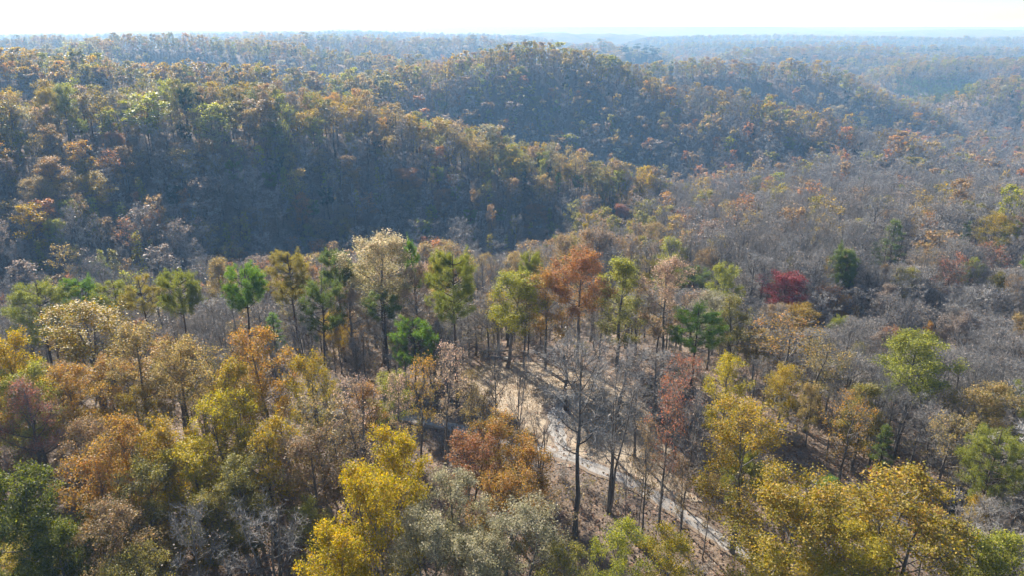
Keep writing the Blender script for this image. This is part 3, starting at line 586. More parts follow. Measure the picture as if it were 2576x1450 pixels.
HEROES = [  # U, V of the top; height; crown width in source pixels; build; palette; label[; nearest distance]
 # pines along the far edge of the knoll
 (75, 700, 18, 165, 'P2', 'polive', 'broad bushy olive pine at the left edge behind the yellow trees'),
 (188, 695, 17, 95, 'P1', 'pbright', 'round bright green pine beside the broad bushy pine at left'),
 (283, 697, 17, 80, 'P3', 'polive', 'thin see-through olive pine right of the round bright green pine'),
 (347, 700, 18, 80, 'P3', 'pgold', 'slender olive-gold pine with two dark stems in the left pine row'),
 (430, 680, 20, 115, 'P0', 'polive', 'olive pine with a domed top in the middle of the left pine row'),
 (590, 664, 20, 125, 'P0', 'pbright', 'round green pine with forking limbs left of the tall golden-brown pine'),
 (725, 628, 19.5, 115, 'P1', 'pgold', 'tall golden-brown pine with a long bare trunk'),
 (842, 620, 19, 90, 'P0', 'pgreen', 'dark green round-topped pine left of the big cream tree'),
 (790, 690, 17, 120, 'P2', 'pgreen', 'lower spreading green pine right of the tall golden-brown pine'),
 (1043, 600, 21, 46, 'P1', 'pbright', 'small narrow green pine showing behind the cream tree', 100),
 (1140, 622, 22.5, 135, 'P1', 'polive', 'tallest olive pine with a straight dark trunk left of the clearing'),
 (1092, 640, 18, 75, 'P0', 'pgold', 'olive-gold pine close behind the tallest olive pine'),
 (966, 730, 14.5, 72, 'P3', 'pgreen', 'small flat-topped green pine below the cream tree'),
 (1035, 795, 13, 120, 'P2', 'pbright', 'low spreading bright green pine left of the tallest olive pine'),
 (680, 788, 9, 70, 'P4', 'pbright', 'low bright green young pine below the row, left of the golden-brown trunk'),
 (1330, 634, 17.5, 70, 'P0', 'polive', 'small olive pine top poking out left of the rust oak', 99),
 (1655, 640, 16, 90, 'P2', 'pgold', 'golden-green pine crown behind the bright yellow-green tree'),
 (1750, 664, 14.5, 95, 'P2', 'pgreen', 'dark green pine crown behind the pinkish tan tree'),
 (1757, 768, 12.5, 150, 'P2', 'pbright', 'round vivid green pine standing alone right of the clearing'),
 (2108, 610, 19, 72, 'P1', 'pgreen', 'twin-topped dark green pine on the grey right slope'),
 (2132, 640, 17, 60, 'P1', 'pgreen', 'shorter pine leaning against the twin-topped pine'),
 (2262, 550, 21, 90, 'P4', 'pgreen', 'tall layered green pine with a bare stem on the right slope'),
 (2215, 610, 15, 60, 'P4', 'pgreen', 'smaller layered pine left of the tall layered pine'),
 (2435, 556, 18, 52, 'P4', 'pgreen', 'thin dark pine near the yellow tree at the right edge'),
 (2525, 1080, 15, 165, 'P2', 'polive', 'olive-gold pine with a leaning trunk at the right edge'),
 (1885, 1132, 11, 120, 'P2', 'polive', 'tufted green pine behind the big forked oak'),
 (2085, 1195, 8, 120, 'P4', 'pbright', 'low green pine boughs right of the tufted pine'),
 (2235, 1075, 9, 80, 'P4', 'pgreen', 'small blue-green pine half hidden among grey trees'),
 (1405, 432, 13, 34, 'P4', 'pbright', 'small blue-green conifer alone in the grey valley wood', 230),
 (1320, 425, 17, 34, 'P4', 'pdark', 'dark conifer beside the yellow-green tree at the spur foot', 250),
 (455, 214, 24, 40, 'P1', 'pdark', 'dark pine standing above the sunlit left ridge'),
 # broadleaf trees of the knoll's far edge
 (948, 604, 20, 185, 'D4', 'cream', 'big cream and pale yellow tree in the pine row'),
 (1052, 680, 16, 115, 'M0', 'pink', 'pinkish tan tree between the cream tree and the tallest olive pine'),
 (880, 727, 14, 120, 'F0', 'brown', 'fuzzy brown oval tree in front of the cream tree'),
 (1275, 688, 15, 165, 'D1', 'ygreen', 'airy yellow-green tree with slim trunks at the top of the clearing'),
 (1375, 690, 15, 130, 'M0', 'orange', 'airy orange tree with slim trunks right of the airy yellow-green tree'),
 (1320, 700, 14.5, 90, 'S1', 'cream', 'thin cream tree between the airy yellow-green and orange trees'),
 (1463, 640, 17.5, 150, 'D4', 'rust', 'dense rust-orange oak behind the clearing'),
 (1565, 660, 16.5, 140, 'D2', 'ygreen', 'bright yellow-green tree right of the rust oak'),
 (1690, 667, 17, 150, 'M0', 'pink', 'broad pinkish tan tree above the vivid green pine'),
 (1690, 643, 16, 80, 'D0', 'lime', 'small bright green crown above the pinkish tan tree'),
 (1830, 665, 16, 90, 'D0', 'lime', 'pale green round tree left of the crimson tree'),
 (1800, 742, 12, 110, 'M0', 'white', 'pale silvery green tree behind the vivid green pine'),
 (1855, 752, 12.5, 115, 'M2', 'olive', 'olive-yellow tree right of the vivid green pine'),
 (1965, 692, 14.5, 125, 'D4', 'red', 'crimson red tree standing alone above the wide tan-orange tree'),
 (2020, 775, 10, 110, 'D1', 'gold', 'golden-brown low crown below the crimson tree'),
 (1975, 805, 12.5, 215, 'S0', 'orange', 'wide thin-leaved tan-orange tree below the crimson tree'),
 (2060, 860, 13, 150, 'S0', 'tan', 'wide thin tan tree on the slope, right of the tan-orange tree'),
 (2310, 855, 15, 185, 'D4', 'lime', 'big bright yellow-green tree on the right slope'),
 (2140, 752, 10, 60, 'M0', 'orange', 'small orange tree right of the crimson tree'),
 (2240, 828, 9, 65, 'M0', 'rust', 'small rust tree left above the big bright green tree'),
 (2335, 815, 10, 40, 'M2', 'orange', 'narrow orange tree above the big bright green tree'),
 (2405, 640, 17, 100, 'S1', 'russet', 'thin russet tree on the right slope'),
 (2505, 612, 17, 90, 'S1', 'russet', 'darker russet tree near the right edge'),
 (2505, 540, 16, 100, 'M0', 'gold', 'golden tree at the right edge above the russet trees'),
 (2500, 975, 13, 190, 'M0', 'tan', 'tan-orange tree at the right edge above the leaning pine'),
 (1720, 900, 13, 110, 'S0', 'russet', 'thin russet tree below the vivid green pine'),
 (1845, 915, 13, 120, 'M0', 'yellow', 'small yellow tree below the olive-yellow tree'),
 (2150, 1000, 12, 130, 'S0', 'orange', 'thin orange tree among grey trees left of the bright green tree'),
 (2390, 1060, 12, 140, 'S0', 'tan', 'thin tan tree left of the leaning pine'),
 (2200, 1180, 6, 34, 'S0', 'red', 'small scarlet sapling above the big golden oaks'),
 (2268, 1200, 6, 26, 'S0', 'red', 'smaller scarlet sapling right of the other scarlet sapling'),
 # foreground, left
 (205, 785, 15, 240, 'M3', 'gold', 'large golden tree in front of the left pines'),
 (30, 848, 17, 150, 'D0', 'vivid', 'bright yellow tree at the left edge'),
 (60, 930, 15, 150, 'D0', 'ygreen', 'yellow-green tree below the bright yellow tree at left'),
 (165, 935, 14, 140, 'M0', 'orange', 'orange-brown tree below the large golden tree'),
 (330, 835, 16, 150, 'M0', 'tan', 'tan tree right of the large golden tree'),
 (430, 870, 16, 150, 'M1', 'tan', 'airy tan tree below the domed olive pine'),
 (660, 838, 17, 150, 'M0', 'orange', 'orange-gold tree in front of the forking green pine'),
 (585, 920, 16, 140, 'M2', 'gold', 'golden tree below left of the orange-gold tree'),
 (770, 905, 14, 110, 'M0', 'gold', 'small golden tree in front of the golden-brown pine trunk'),
 (510, 890, 16, 130, 'S0', 'tan', 'thin tan tree left of the orange-gold tree'),
 (25, 978, 16, 175, 'F0', 'russet', 'russet red-brown feathery tree at the left edge'),
 (45, 1205, 17, 210, 'D0', 'green', 'dark green tree in the lower left corner'),
 (550, 1015, 15, 160, 'M3', 'yellow', 'yellow tree in the middle of the left wood'),
 (430, 1060, 14, 150, 'M0', 'gold', 'golden tree left of the middle yellow tree'),
 (300, 1065, 15, 150, 'M0', 'orange', 'orange-brown tree below the tan tree at left'),
 (655, 1075, 14, 160, 'M0', 'gold', 'golden-brown tree right below the middle yellow tree'),
 (800, 1000, 14, 160, 'S0', 'tan', 'thin tan tree left of the left road bend'),
 (900, 960, 15, 120, 'S2', 'pink', 'thin pinkish tree with dark stems beside the left road'),
 (200, 1150, 14, 170, 'M0', 'orange', 'orange tree right of the dark green corner tree'),
 (350, 1170, 13, 170, 'M3', 'olive', 'olive tree right of the orange corner tree'),
 (485, 1130, 13, 170, 'D1', 'yellow', 'yellow-gold tree above the grey leafless pair'),
 (620, 1160, 13, 160, 'M0', 'olive', 'olive-gold tree above the big grey leafless tree'),
 (770, 1105, 13, 170, 'M0', 'brown', 'brown tree left of the vivid yellow tree'),
 (860, 1070, 12, 150, 'S0', 'tan', 'sparse tan tree above left of the vivid yellow tree'),
 (285, 1285, 14, 180, 'M0', 'brown', 'dark brown tree low in the left wood'),
 (130, 1330, 13, 150, 'D0', 'green', 'green tree with yellow tips beside the dark corner tree'),
 (455, 1300, 14, 190, 'N0', 'grey', 'grey leafless tree low at left, smaller of the pair'),
 (670, 1275, 14, 260, 'N3', 'grey', 'big grey leafless tree left of the vivid yellow trees'),
 (545, 1235, 12, 150, 'M0', 'olive', 'olive tree between the two grey leafless trees'),
 (350, 1390, 12, 170, 'M3', 'olive', 'olive-brown tree at the bottom edge'),
 (990, 1090, 16, 185, 'D0', 'vivid', 'vivid yellow tree, the upper and smaller of the vivid pair'),
 (945, 1200, 17, 240, 'D3', 'vivid', 'biggest vivid yellow-gold tree in the foreground'),
 (850, 1320, 16, 190, 'D0', 'vivid', 'vivid yellow tree at the bottom, left of the silvery trees'),
 (1140, 1205, 14, 180, 'M0', 'white', 'pale silvery tree right of the biggest vivid yellow tree'),
 (1080, 1300, 14, 210, 'D3', 'white', 'silvery green tree at the bottom right of the vivid yellow trees'),
 (1310, 1285, 14, 220, 'M3', 'white', 'broad pale silvery tree right of the other silvery trees'),
 (1200, 1370, 13, 200, 'D1', 'white', 'silvery tree cut by the bottom edge'),
 (1250, 1055, 12, 180, 'M0', 'orange', 'low orange-red tree left of the gravel patch'),
 (1180, 1110, 12, 180, 'M3', 'rust', 'low rust tree right of the vivid yellow tree'),
 (1325, 1120, 11, 150, 'M0', 'orange', 'low orange tree beside the road'),
 (1270, 1190, 12, 190, 'M3', 'orange', 'orange-brown tree above the silvery trees'),
 (1390, 1240, 12, 130, 'S0', 'brown', 'dark brown thin tree left of the twin-trunked bare tree'),
 (1560, 1320, 12, 150, 'M0', 'ygreen', 'yellow-green tree at the bottom right of the bare trunks'),
 (1690, 1345, 11, 170, 'M0', 'yellow', 'yellow tree at the bottom in front of the road'),
 (1945, 1395, 9, 130, 'M0', 'yellow', 'low yellow tree at the bottom hiding the end of the road'),
 (1420, 1375, 12, 140, 'M0', 'olive', 'olive tree at the bottom below the bare trunks'),
 (2015, 1212, 15.5, 310, 'D0', 'gold', 'big golden oak at the lower right'),
 (2290, 1245, 15.5, 370, 'D3', 'gold', 'wide dense yellow-gold oak right of the big golden oak'),
 (2515, 1365, 13, 220, 'D0', 'ygreen', 'yellow-green tree in the lower right corner'),
 (2150, 1360, 13, 250, 'D0', 'yellow', 'yellow oak at the bottom between the two big oaks'),
 (1885, 1050, 15.6, 265, 'M3', 'gold', 'big forked oak with golden-brown leaves beside the road'),
 (1690, 972, 16.5, 120, 'S1', 'russet', 'reddish-topped tree right of the bare twin trunks'),
 (1640, 1080, 14, 95, 'S1', 'brown', 'thin brown tree between the bare trunk and the reddish tree'),
 # bare and half-bare trees round the clearing
 (1465, 862, 21.5, 240, 'N1', 'grey', 'tall bare forked tree standing by the road'),
 (1552, 915, 17.3, 170, 'N3', 'grey', 'second tall bare tree by the road with a smooth straight trunk'),
 (1430, 850, 10.5, 190, 'N0', 'mauve', 'reddish-twigged bare tree behind the tall bare forked tree'),
 (1560, 868, 10.5, 180, 'N0', 'mauve', 'grey bare tree behind the second tall bare tree'),
 (1655, 885, 10.5, 180, 'N2', 'grey', 'bushy grey bare tree at the right side of the clearing'),
 (1610, 960, 10, 130, 'N0', 'grey', 'low grey bare tree at the right edge of the clearing, nearest the road'),
 (1215, 985, 9, 110, 'S1', 'tan', 'low tan half-bare tree at the lower left corner of the clearing'),
 (1250, 880, 14.5, 85, 'N1', 'grey', 'slim half-bare tree in the clearing, left of the forked one'),
 (1298, 905, 13.5, 85, 'N3', 'grey', 'small forked bare tree in the clearing'),
 (1365, 1055, 10, 120, 'N3', 'grey', 'low bare tree beside the gravel patch'),
 (1105, 868, 16, 110, 'S1', 'pink', 'sparse pinkish tree with dark stem left of the clearing'),
 (1040, 895, 15, 100, 'S1', 'orange', 'sparse orange tree with dark stem by the left road'),
 (985, 930, 14, 90, 'S1', 'pink', 'sparse tree with three dark stems at the left road'),
 (1180, 930, 12, 80, 'S1', 'tan', 'sparse tan tree at the left edge of the clearing'),
 (1665, 1140, 11, 45, 'N1', 'grey', 'thin bare sapling left of the reddish-topped trunk'),
 (1735, 1150, 11, 55, 'S1', 'brown', 'thin brown sapling right of the reddish-topped trunk'),
 (1790, 1190, 10, 60, 'S1', 'tan', 'thin tan sapling on the road verge left of the forked oak'),
 (1590, 1090, 13, 45, 'N1', 'grey', 'thin bare sapling just right of the smooth straight trunk'),
 (1625, 1070, 13, 50, 'N1', 'grey', 'thin bare sapling by the road below the thin brown tree'),
 (1748, 985, 16, 80, 'N2', 'mauve', 'slim leafless tree just right of the reddish-topped tree'),
 # landmarks farther off
 (130, 398, 20, 110, 'D2', 'orange', 'orange-topped tree in the sunlit clump on the dark left slope'),
 (215, 438, 18, 120, 'D0', 'gold', 'golden-brown tree at the right of the sunlit clump'),
 (90, 450, 18, 90, 'M0', 'tan', 'tan tree at the left of the sunlit clump'),
 (300, 508, 15, 40, 'C0', 'lime', 'slim bright green tree alone on the dark left slope'),
 (125, 555, 14, 60, 'D1', 'lime', 'small leaning green tree on the lower left slope'),
 (350, 445, 16, 32, 'C0', 'yellow', 'thin yellow-tipped tree on the dark left slope'),
 (712, 340, 17, 44, 'C0', 'olive', 'pale olive tapering tree high on the dark slope'),
 (710, 420, 15, 30, 'C0', 'ygreen', 'slim yellow-green tapering tree on the dark slope'),
 (1025, 425, 18, 90, 'D1', 'rust', 'big rust and green tree low on the dark slope'),
 (1115, 478, 14, 60, 'D1', 'rust', 'rounded rust tree right of the big rust and green tree'),
 (855, 518, 15, 62, 'D2', 'brown', 'pointed brown tree at the foot of the dark slope'),
 (930, 540, 13, 75, 'D0', 'mauve', 'round mauve-brown tree right of the pointed brown tree'),
 (768, 565, 13, 45, 'D2', 'olive', 'small olive tree at the foot of the dark slope'),
 (1350, 242, 14, 42, 'D0', 'olive', 'round olive-green tree alone in the shaded hollow'),
 (1312, 168, 16, 50, 'D0', 'lime', 'pale blue-green tree high on the central hill'),
 (1290, 365, 18, 60, 'D2', 'ygreen', 'yellow-green tree at the end of the sunlit spur'),
 (280, 335, 16, 70, 'D1', 'rust', 'broad rust tree below the sunlit left ridge'),
 (1345, 517, 15, 75, 'D0', 'rust', 'orange-topped tree in the valley above the clearing'),
 (1350, 577, 14, 85, 'D0', 'mauve', 'round brown tree directly behind the knoll'),
 (1255, 610, 14, 85, 'N0', 'mauve', 'round mauve leafless tree behind the tallest pine'),
 (1560, 515, 17, 60, 'D2', 'russet', 'dark wine-red tree in the valley'),
 (1640, 565, 15, 90, 'M0', 'tan', 'tan-leaved tree in the valley right of the wine-red tree'),
 (1600, 415, 15, 70, 'D0', 'white', 'pale grey-green round tree on the valley side'),
 (2110, 265, 16, 50, 'D0', 'cream', 'pale round tree on the end of the right-hand spur'),
 (1985, 345, 13, 40, 'D0', 'lime', 'small pale green tree on the grey right slope'),
 (145, 215, 20, 65, 'D1', 'lime', 'bright green tall tree on the sunlit left ridge crest'),
 (110, 225, 20, 60, 'D1', 'gold', 'golden tree left of the bright green ridge tree'),
]
rnd = random.Random(7)
LAND = []
for h in HEROES:
    U, V, H, Wp, key, pal, label = h[:7]; ymin = h[7] if len(h) > 7 else 15
    x, y, z, D = stand(U, V, H, ymin)
    W = Wp * D / FOC * (1.15 if U < 920 and V > 780 and key[0] in 'DMS' else 1.0)
    nm, cat, grp = kind_of(key)
    plant(nm, key, pal, x, y, z, H, W, rnd.uniform(0, 6.28), label, grp, cat)
    TREES.append((x, y, H, W)); LAND.append((U, V, label))

# ------------------------------------------------------------------ the rest of the wood: planned as spots, the largest in view become single trees
def scatter(y0, y1, cell, seed):
    rng = np.random.default_rng(seed)
    X = np.arange(-(y1 * .76 + 50), y1 * .76 + 50, cell); Yv = np.arange(y0, y1, cell)
    gx, gy = np.meshgrid(X, Yv); gx = gx + rng.uniform(-.45, .45, gx.shape) * cell; gy = gy + rng.uniform(-.45, .45, gy.shape) * cell
    k = np.abs(gx) < gy * .76 + 45; return gx[k], gy[k], rng
def zones(x, y, z, rng):
    """leafy / bare / pine / tapering shares and palettes from where a tree stands"""
    n = len(x); ring = sum(terrain(x + 45 * math.cos(a), y + 45 * math.sin(a)) for a in np.arange(0, 6.28, 1.05)) / 6
    cr = sstep(0, 9, z - ring) ; patch = fbm(x / 55, y / 55, 77, 3)
    right = sstep(20, 90, x - .06 * y) * sstep(100, 160, y) * (1 - sstep(600, 1000, y)); near_right = (x > 38) & (y < 170)
    leafy = .32 + .55 * cr + .5 * (patch - .5) ; leafy = leafy * (1 - .72 * right); leafy = np.where((y > 165) & (y < 430) & (x > 10) & (x < 150), leafy + .05, leafy); leafy = np.where(near_right, .12, leafy)
    leafy = np.where((y < 80) & (x < 38), .93, leafy); leafy = np.where((y > 80) & (y < 132) & (x < 45), .2, leafy); leafy = np.where(y > 430, np.maximum(leafy, .4), leafy)
    pinep = np.where(y > 700, .10, .025) + .05 * cr; pinep = np.where((y < 140) & (x < 45), .0, pinep)
    plant_u, plant_v = 0, 0
    px, pv, pd = project(np.stack([x, y, z], -1))
    plantation = (px > 2250) & (px < 2440) & (pv > 215) & (pv < 275) & (y > 900) & (y < 1250)
    taper = np.where((cr < .2) & (y > 170) & (y < 700) & (x < 60), .26, .0)
    u = rng.random(n); kind = np.where(u < pinep, 2, np.where(u < pinep + taper, 3, np.where(u < pinep + taper + leafy, 0, 1)))
    kind[plantation] = 2; knob = (px > 1560) & (px < 1655) & (pv < 150) & (y > 1500) & (y < 1720); kind[knob] = 2
    dk = (px > 1660) & (px < 1830) & (pv < 185) & (y > 800) & (y < 960) & (rng.random(n) < .45); kind[dk] = 2
    crestpal = ['tan', 'olive', 'white', 'brown', 'ygreen', 'gold', 'olive', 'tan', 'gold', 'tan', 'orange', 'brown', 'tan', 'pink']; sp = np.clip((fbm(x / 38, y / 38, 123, 3) - .25) / .45, 0, 1)
    slopepal = ['brown', 'mauve', 'tan', 'rust', 'brown', 'brown', 'olive', 'mauve', 'tan', 'brown']
    fgpal = ['gold', 'orange', 'gold', 'brown', 'yellow', 'olive', 'orange', 'tan', 'gold', 'ygreen', 'orange', 'olive']
    pal = []
    for i in range(n):
        if kind[i] == 2: p = rng.choice(['pgreen', 'pdark', 'polive'])
        elif kind[i] == 3: p = rng.choice(['olive', 'ygreen', 'mauve', 'olive', 'grey', 'yellow'])
        elif kind[i] == 1: p = 'grey' if rng.random() < .7 else 'mauve'
        elif y[i] < 85 and x[i] < 40: p = rng.choice(fgpal)
        else: lst = crestpal if rng.random() < cr[i] * 1.1 + .1 else slopepal; p = lst[int((.55 * sp[i] + .45 * rng.random()) * .999 * len(lst))]
        pal.append(str(p))
    pal = [('pgreen' if a else 'pdark' if b else p) for a, b, p in zip(plantation, knob | dk, pal)]
    return kind, pal, cr
SPOTS = []
for (y0, y1, cell, seed) in ((22, 120, 5.2, 1), (34, 170, 3.8, 11), (120, 430, 6.0, 2), (430, 800, 7.2, 3), (800, 1400, 9.0, 4), (1400, 3300, 17, 5)):
    x, y, rng = scatter(y0, y1, cell, seed)
    z = terrain(x, y)
    ok = np.ones(len(x), bool)
    near = y < 125
    grow_clear = inside(x, y, CLEAR) | (roaddist(x, y) < 4.0) | (roaddist(x, y, DRIVE) < 5)
    ok &= ~(near & grow_clear)
    ok &= ~((x > -14) & (x < 34) & (y < 74)) & ~((x > -8) & (x < 30) & (y < 96) & (y > 60))     # the open wood round the clearing is planted by hand
    ok &= ~((np.hypot(x, y) < 30)); ok &= ~((y > 80) & (y < 135) & (x < 45) & (rng.random(len(x)) < .1))
    for (tx, ty, tH, tW) in TREES:
        ok &= np.hypot(x - tx, y - ty) > max(tW * .42, 2.2)
    x, y, z = x[ok], y[ok], z[ok]
    kind, pal, cr = zones(x, y, z, rng)
    if seed == 11:
        kp = ((x > 34 + 4 * np.sin(y * .3)) | ((y > 86) & (y < 130) & (x < 6) & (x > -90))) & ((kind == 1) | (rng.random(len(x)) < .08)); x, y, z, kind, cr = x[kp], y[kp], z[kp], kind[kp], cr[kp]; pal = [p for p, k in zip(pal, kp) if k]
    H = rng.uniform(10, 18, len(x)) + 5.5 * fbm(x / 25, y / 25, 91, 2) * np.where(y > 900, .95, 1); H = np.where(kind == 3, rng.uniform(11, 17, len(x)), H)
    H = np.where((y < 82) & (x < 40), rng.uniform(9, 13, len(x)), H); H = np.where((y >= 82) & (y < 150) & (x < 45), rng.uniform(7, 11.5, len(x)), H)
    H = np.where((x > 30) & (y < 130), rng.uniform(9, 14, len(x)), H)
    W = H * rng.uniform(.38, .58, len(x)); W = W * np.exp(rng.normal(0, .2, len(x))); W = np.where(kind == 3, H * .25, W); W = np.where(kind == 2, H * .34, W)
    W = np.where((y > 420) & (kind < 2), W * 1.08, W); H = np.where((y > 150) & (kind < 2), H * 1.1, H); W = np.where(y > 1400, W * np.where(kind == 2, 2.6, 1.6), W)
    SPOTS += [(x[i], y[i], z[i], H[i], W[i], int(kind[i]), pal[i], cr[i], rng.random(), rng.random()) for i in range(len(x))]
HP = []
for (h, (tx, ty, tH, tW)) in zip(HEROES, TREES):
    dd = project((tx, ty, hz(tx, ty)))[2]; HP.append((h[0], h[1], h[3], tH / dd * FOC * .93, ty))
HP = np.array(HP)
def give_way(s):
    x, y, z, H, W = s[:5]
    if y > 330: return s
    u, v, d = project((x, y, z)); ws = W / d * FOC; hp = H / d * FOC * .93; vt = v - hp
    k = (HP[:, 4] > y + 1.5) & (np.abs(HP[:, 0] - u) < .36 * (HP[:, 2] + ws)) & (vt < HP[:, 1] + .46 * HP[:, 3]) & (v > HP[:, 1])
    if k.any():
        lim = (HP[k, 1] + .46 * HP[k, 3]).max(); nh = H * (v - lim) / hp
        if nh < 4.5: return None
        return s[:3] + (nh, max(W * nh / H, W * .6)) + s[5:]
    return s
SPOTS = [t for t in map(give_way, SPOTS) if t is not None]
def visible(x, y, z, H):
    u, v, d = project((x, y, z + H * .85))
    if not (-20 < u < 2596 and -20 < v < 1470 and d > 5): return 0.0
    t = np.linspace(.15, .93, 24); q = EYE + (np.array([x, y, z + H * .92]) - EYE) * t[:, None]
    cover = terrain(q[:, 0], q[:, 1]) + np.where(q[:, 1] > 110, 9.0, 0.0)
    return 0.0 if (q[:, 2] < cover).any() else H / d
score = [(visible(*s[:4]) if s[1] < 520 else 0.0) for s in SPOTS]
order = np.argsort(-np.array(score)); quota = {0: 300 - sum(kind_of(h[4])[0] == 'broadleaf_tree' for h in HEROES), 1: 290, 2: 60}
single = set()
for i in order:
    if score[i] <= 0: break
    kd = {3: 0}.get(SPOTS[i][5], SPOTS[i][5])
    if quota[kd] > 0: quota[kd] -= 1; single.add(int(i))
ORD = ['nearest', 'second', 'third', 'fourth', 'fifth', 'sixth', 'seventh', 'eighth', 'ninth', 'tenth', 'eleventh', 'twelfth', 'thirteenth', 'fourteenth', 'fifteenth', 'sixteenth', 'seventeenth', 'eighteenth', 'nineteenth', 'twentieth']
LANDMARKS = [(U, V, nm) for (U, V, nm) in [
    (1965, 695, 'the crimson tree'), (1757, 768, 'the vivid green pine'), (2310, 855, 'the big bright green tree'), (2108, 610, 'the twin-topped pine'), (2262, 550, 'the tall layered pine'),
    (2525, 1080, 'the leaning pine'), (1463, 628, 'the rust oak'), (1140, 622, 'the tallest olive pine'), (948, 604, 'the big cream tree'), (725, 628, 'the golden-brown pine'), (590, 664, 'the forking green pine'),
    (430, 680, 'the domed olive pine'), (75, 700, 'the bushy edge pine'), (205, 785, 'the large golden tree'), (25, 978, 'the russet edge tree'), (945, 1200, 'the biggest vivid yellow tree'), (550, 1015, 'the middle yellow tree'),
    (45, 1205, 'the dark corner tree'), (1310, 1285, 'the broad silvery tree'), (2015, 1212, 'the big golden oak'), (2290, 1245, 'the wide yellow oak'), (300, 508, 'the slim bright green tree'), (130, 398, 'the sunlit clump'),
    (712, 340, 'the pale tapering tree'), (1025, 425, 'the big rust and green tree'), (855, 518, 'the pointed brown tree'), (1560, 515, 'the wine-red tree'), (1405, 432, 'the blue-green conifer'), (1290, 365, 'the spur-end tree'),
    (455, 214, 'the dark ridge pine'), (145, 215, 'the green ridge tree'), (1600, 415, 'the pale grey-green tree'), (1985, 345, 'the small pale green tree'), (2405, 640, 'the thin russet tree'), (2505, 540, 'the golden edge tree'), (1985, 870, 'the wide tan-orange tree')]]
bucket = {}
for i in single:
    x, y, z, H, W, kd, pal, cr, r1, r2 = SPOTS[i]
    u, v, d = project((x, y, z + H * .8))
    L = min(LANDMARKS, key=lambda l: math.hypot(l[0] - u, l[1] - v)); du, dv = u - L[0], v - L[1]
    side = ('right of' if du > 0 else 'left of') if abs(du) > abs(dv) else ('below' if dv > 0 else 'beyond')
    what = {0: f'{PAL[pal][2]}-leaved broadleaf tree', 1: f'leafless {PAL[pal][2]} tree', 2: f'{PAL[pal][2]} pine', 3: f'tapering {PAL[pal][2]} tree'}[kd]
    bucket.setdefault((what, side, L[2]), []).append((math.hypot(du, dv), i))
LABEL = {}
for (what, side, lm), lst in bucket.items():
    lst.sort()
    for k, (_, i) in enumerate(lst):
        LABEL[i] = f'{what} {side} {lm}' if len(lst) == 1 else f'{ORD[min(k, 19)]} {what} {side} {lm}, counted outwards'
        if k > 19: LABEL[i] = f'{ORD[k - 20]} of the outermost {what}s {side} {lm}'
NEARK = {0: ['M0', 'M1', 'M2', 'M3', 'S0', 'S1', 'D0', 'D2', 'S2'], 1: ['N0', 'N1', 'N2', 'N3', 'N0', 'N2'], 2: ['P0', 'P1', 'P3', 'P4'], 3: ['C0']}
MIDK = {0: ['d0', 'd1', 's0', 'd0', 's0'], 1: ['n0', 'n1'], 2: ['p0'], 3: ['c0']}
for i in sorted(single):
    x, y, z, H, W, kd, pal, cr, r1, r2 = SPOTS[i]
    ks = (['M0', 'M1', 'M2', 'M3', 'D0', 'D2', 'M0', 'M3'] if kd == 0 and x < 40 and y < 85 else NEARK[kd]) if math.hypot(x, y) < 190 else MIDK[kd]; key = ks[int(r1 * len(ks)) % len(ks)]
    nm = {0: 'broadleaf_tree', 1: 'bare_tree', 2: 'pine_tree', 3: 'broadleaf_tree'}[kd]
    grp = {0: 'autumn broadleaf trees', 1: 'bare trees', 2: 'pines', 3: 'autumn broadleaf trees'}[kd]
    plant(nm, key, pal, x, y, z, H, W, r2 * 6.28, LABEL[i], grp, {0: 'broadleaf tree', 1: 'bare tree', 2: 'pine tree', 3: 'broadleaf tree'}[kd])

# ------------------------------------------------------------------ far wood: one object, trees set on points
def instancer(name, pts, attrs, sources):
    me = bpy.data.meshes.new(name); me.vertices.add(len(pts)); me.vertices.foreach_set('co', np.asarray(pts, np.float32).ravel())
    for an, ty, val in attrs:
        a = me.attributes.new(an, ty, 'POINT')
        a.data.foreach_set({'INT': 'value', 'FLOAT': 'value', 'FLOAT_VECTOR': 'vector', 'FLOAT_COLOR': 'color'}[ty], np.asarray(val, np.int32 if ty == 'INT' else np.float32).ravel())
    o = link(name, me)
    c = bpy.data.collections.new(name + '_sources')
    for k, m in enumerate(sources):
        so = bpy.data.objects.new('%s_source_%02d' % (name, k), m); c.objects.link(so)
    ng = bpy.data.node_groups.new(name, 'GeometryNodeTree')
    ng.interface.new_socket('Geometry', in_out='INPUT', socket_type='NodeSocketGeometry'); ng.interface.new_socket('Geometry', in_out='OUTPUT', socket_type='NodeSocketGeometry')
    gi = ng.nodes.new('NodeGroupInput'); go = ng.nodes.new('NodeGroupOutput'); ip = ng.nodes.new('GeometryNodeInstanceOnPoints'); ci = ng.nodes.new('GeometryNodeCollectionInfo')
    ci.inputs['Collection'].default_value = c; ci.inputs['Separate Children'].default_value = True; ci.inputs['Reset Children'].default_value = True
    def na(an, dt):
        n = ng.nodes.new('GeometryNodeInputNamedAttribute'); n.data_type = dt; n.inputs['Name'].default_value = an; return n.outputs['Attribute']
    L = ng.links.new
    L(gi.outputs[0], ip.inputs['Points']); L(ci.outputs[0], ip.inputs['Instance']); ip.inputs['Pick Instance'].default_value = True
    L(na('which', 'INT'), ip.inputs['Instance Index']); L(na('size', 'FLOAT_VECTOR'), ip.inputs['Scale'])
    er = ng.nodes.new('FunctionNodeEulerToRotation'); L(na('turn', 'FLOAT_VECTOR'), er.inputs[0]); L(er.outputs[0], ip.inputs['Rotation'])
    L(ip.outputs[0], go.inputs[0])
    md = o.modifiers.new('scatter', 'NODES'); md.node_group = ng
    o['kind'] = 'stuff'; return o
FK = {0: ['f00', 'f01', 'f02', 'f00'], 1: ['f03', 'f04'], 2: ['f06'], 3: ['f05']}
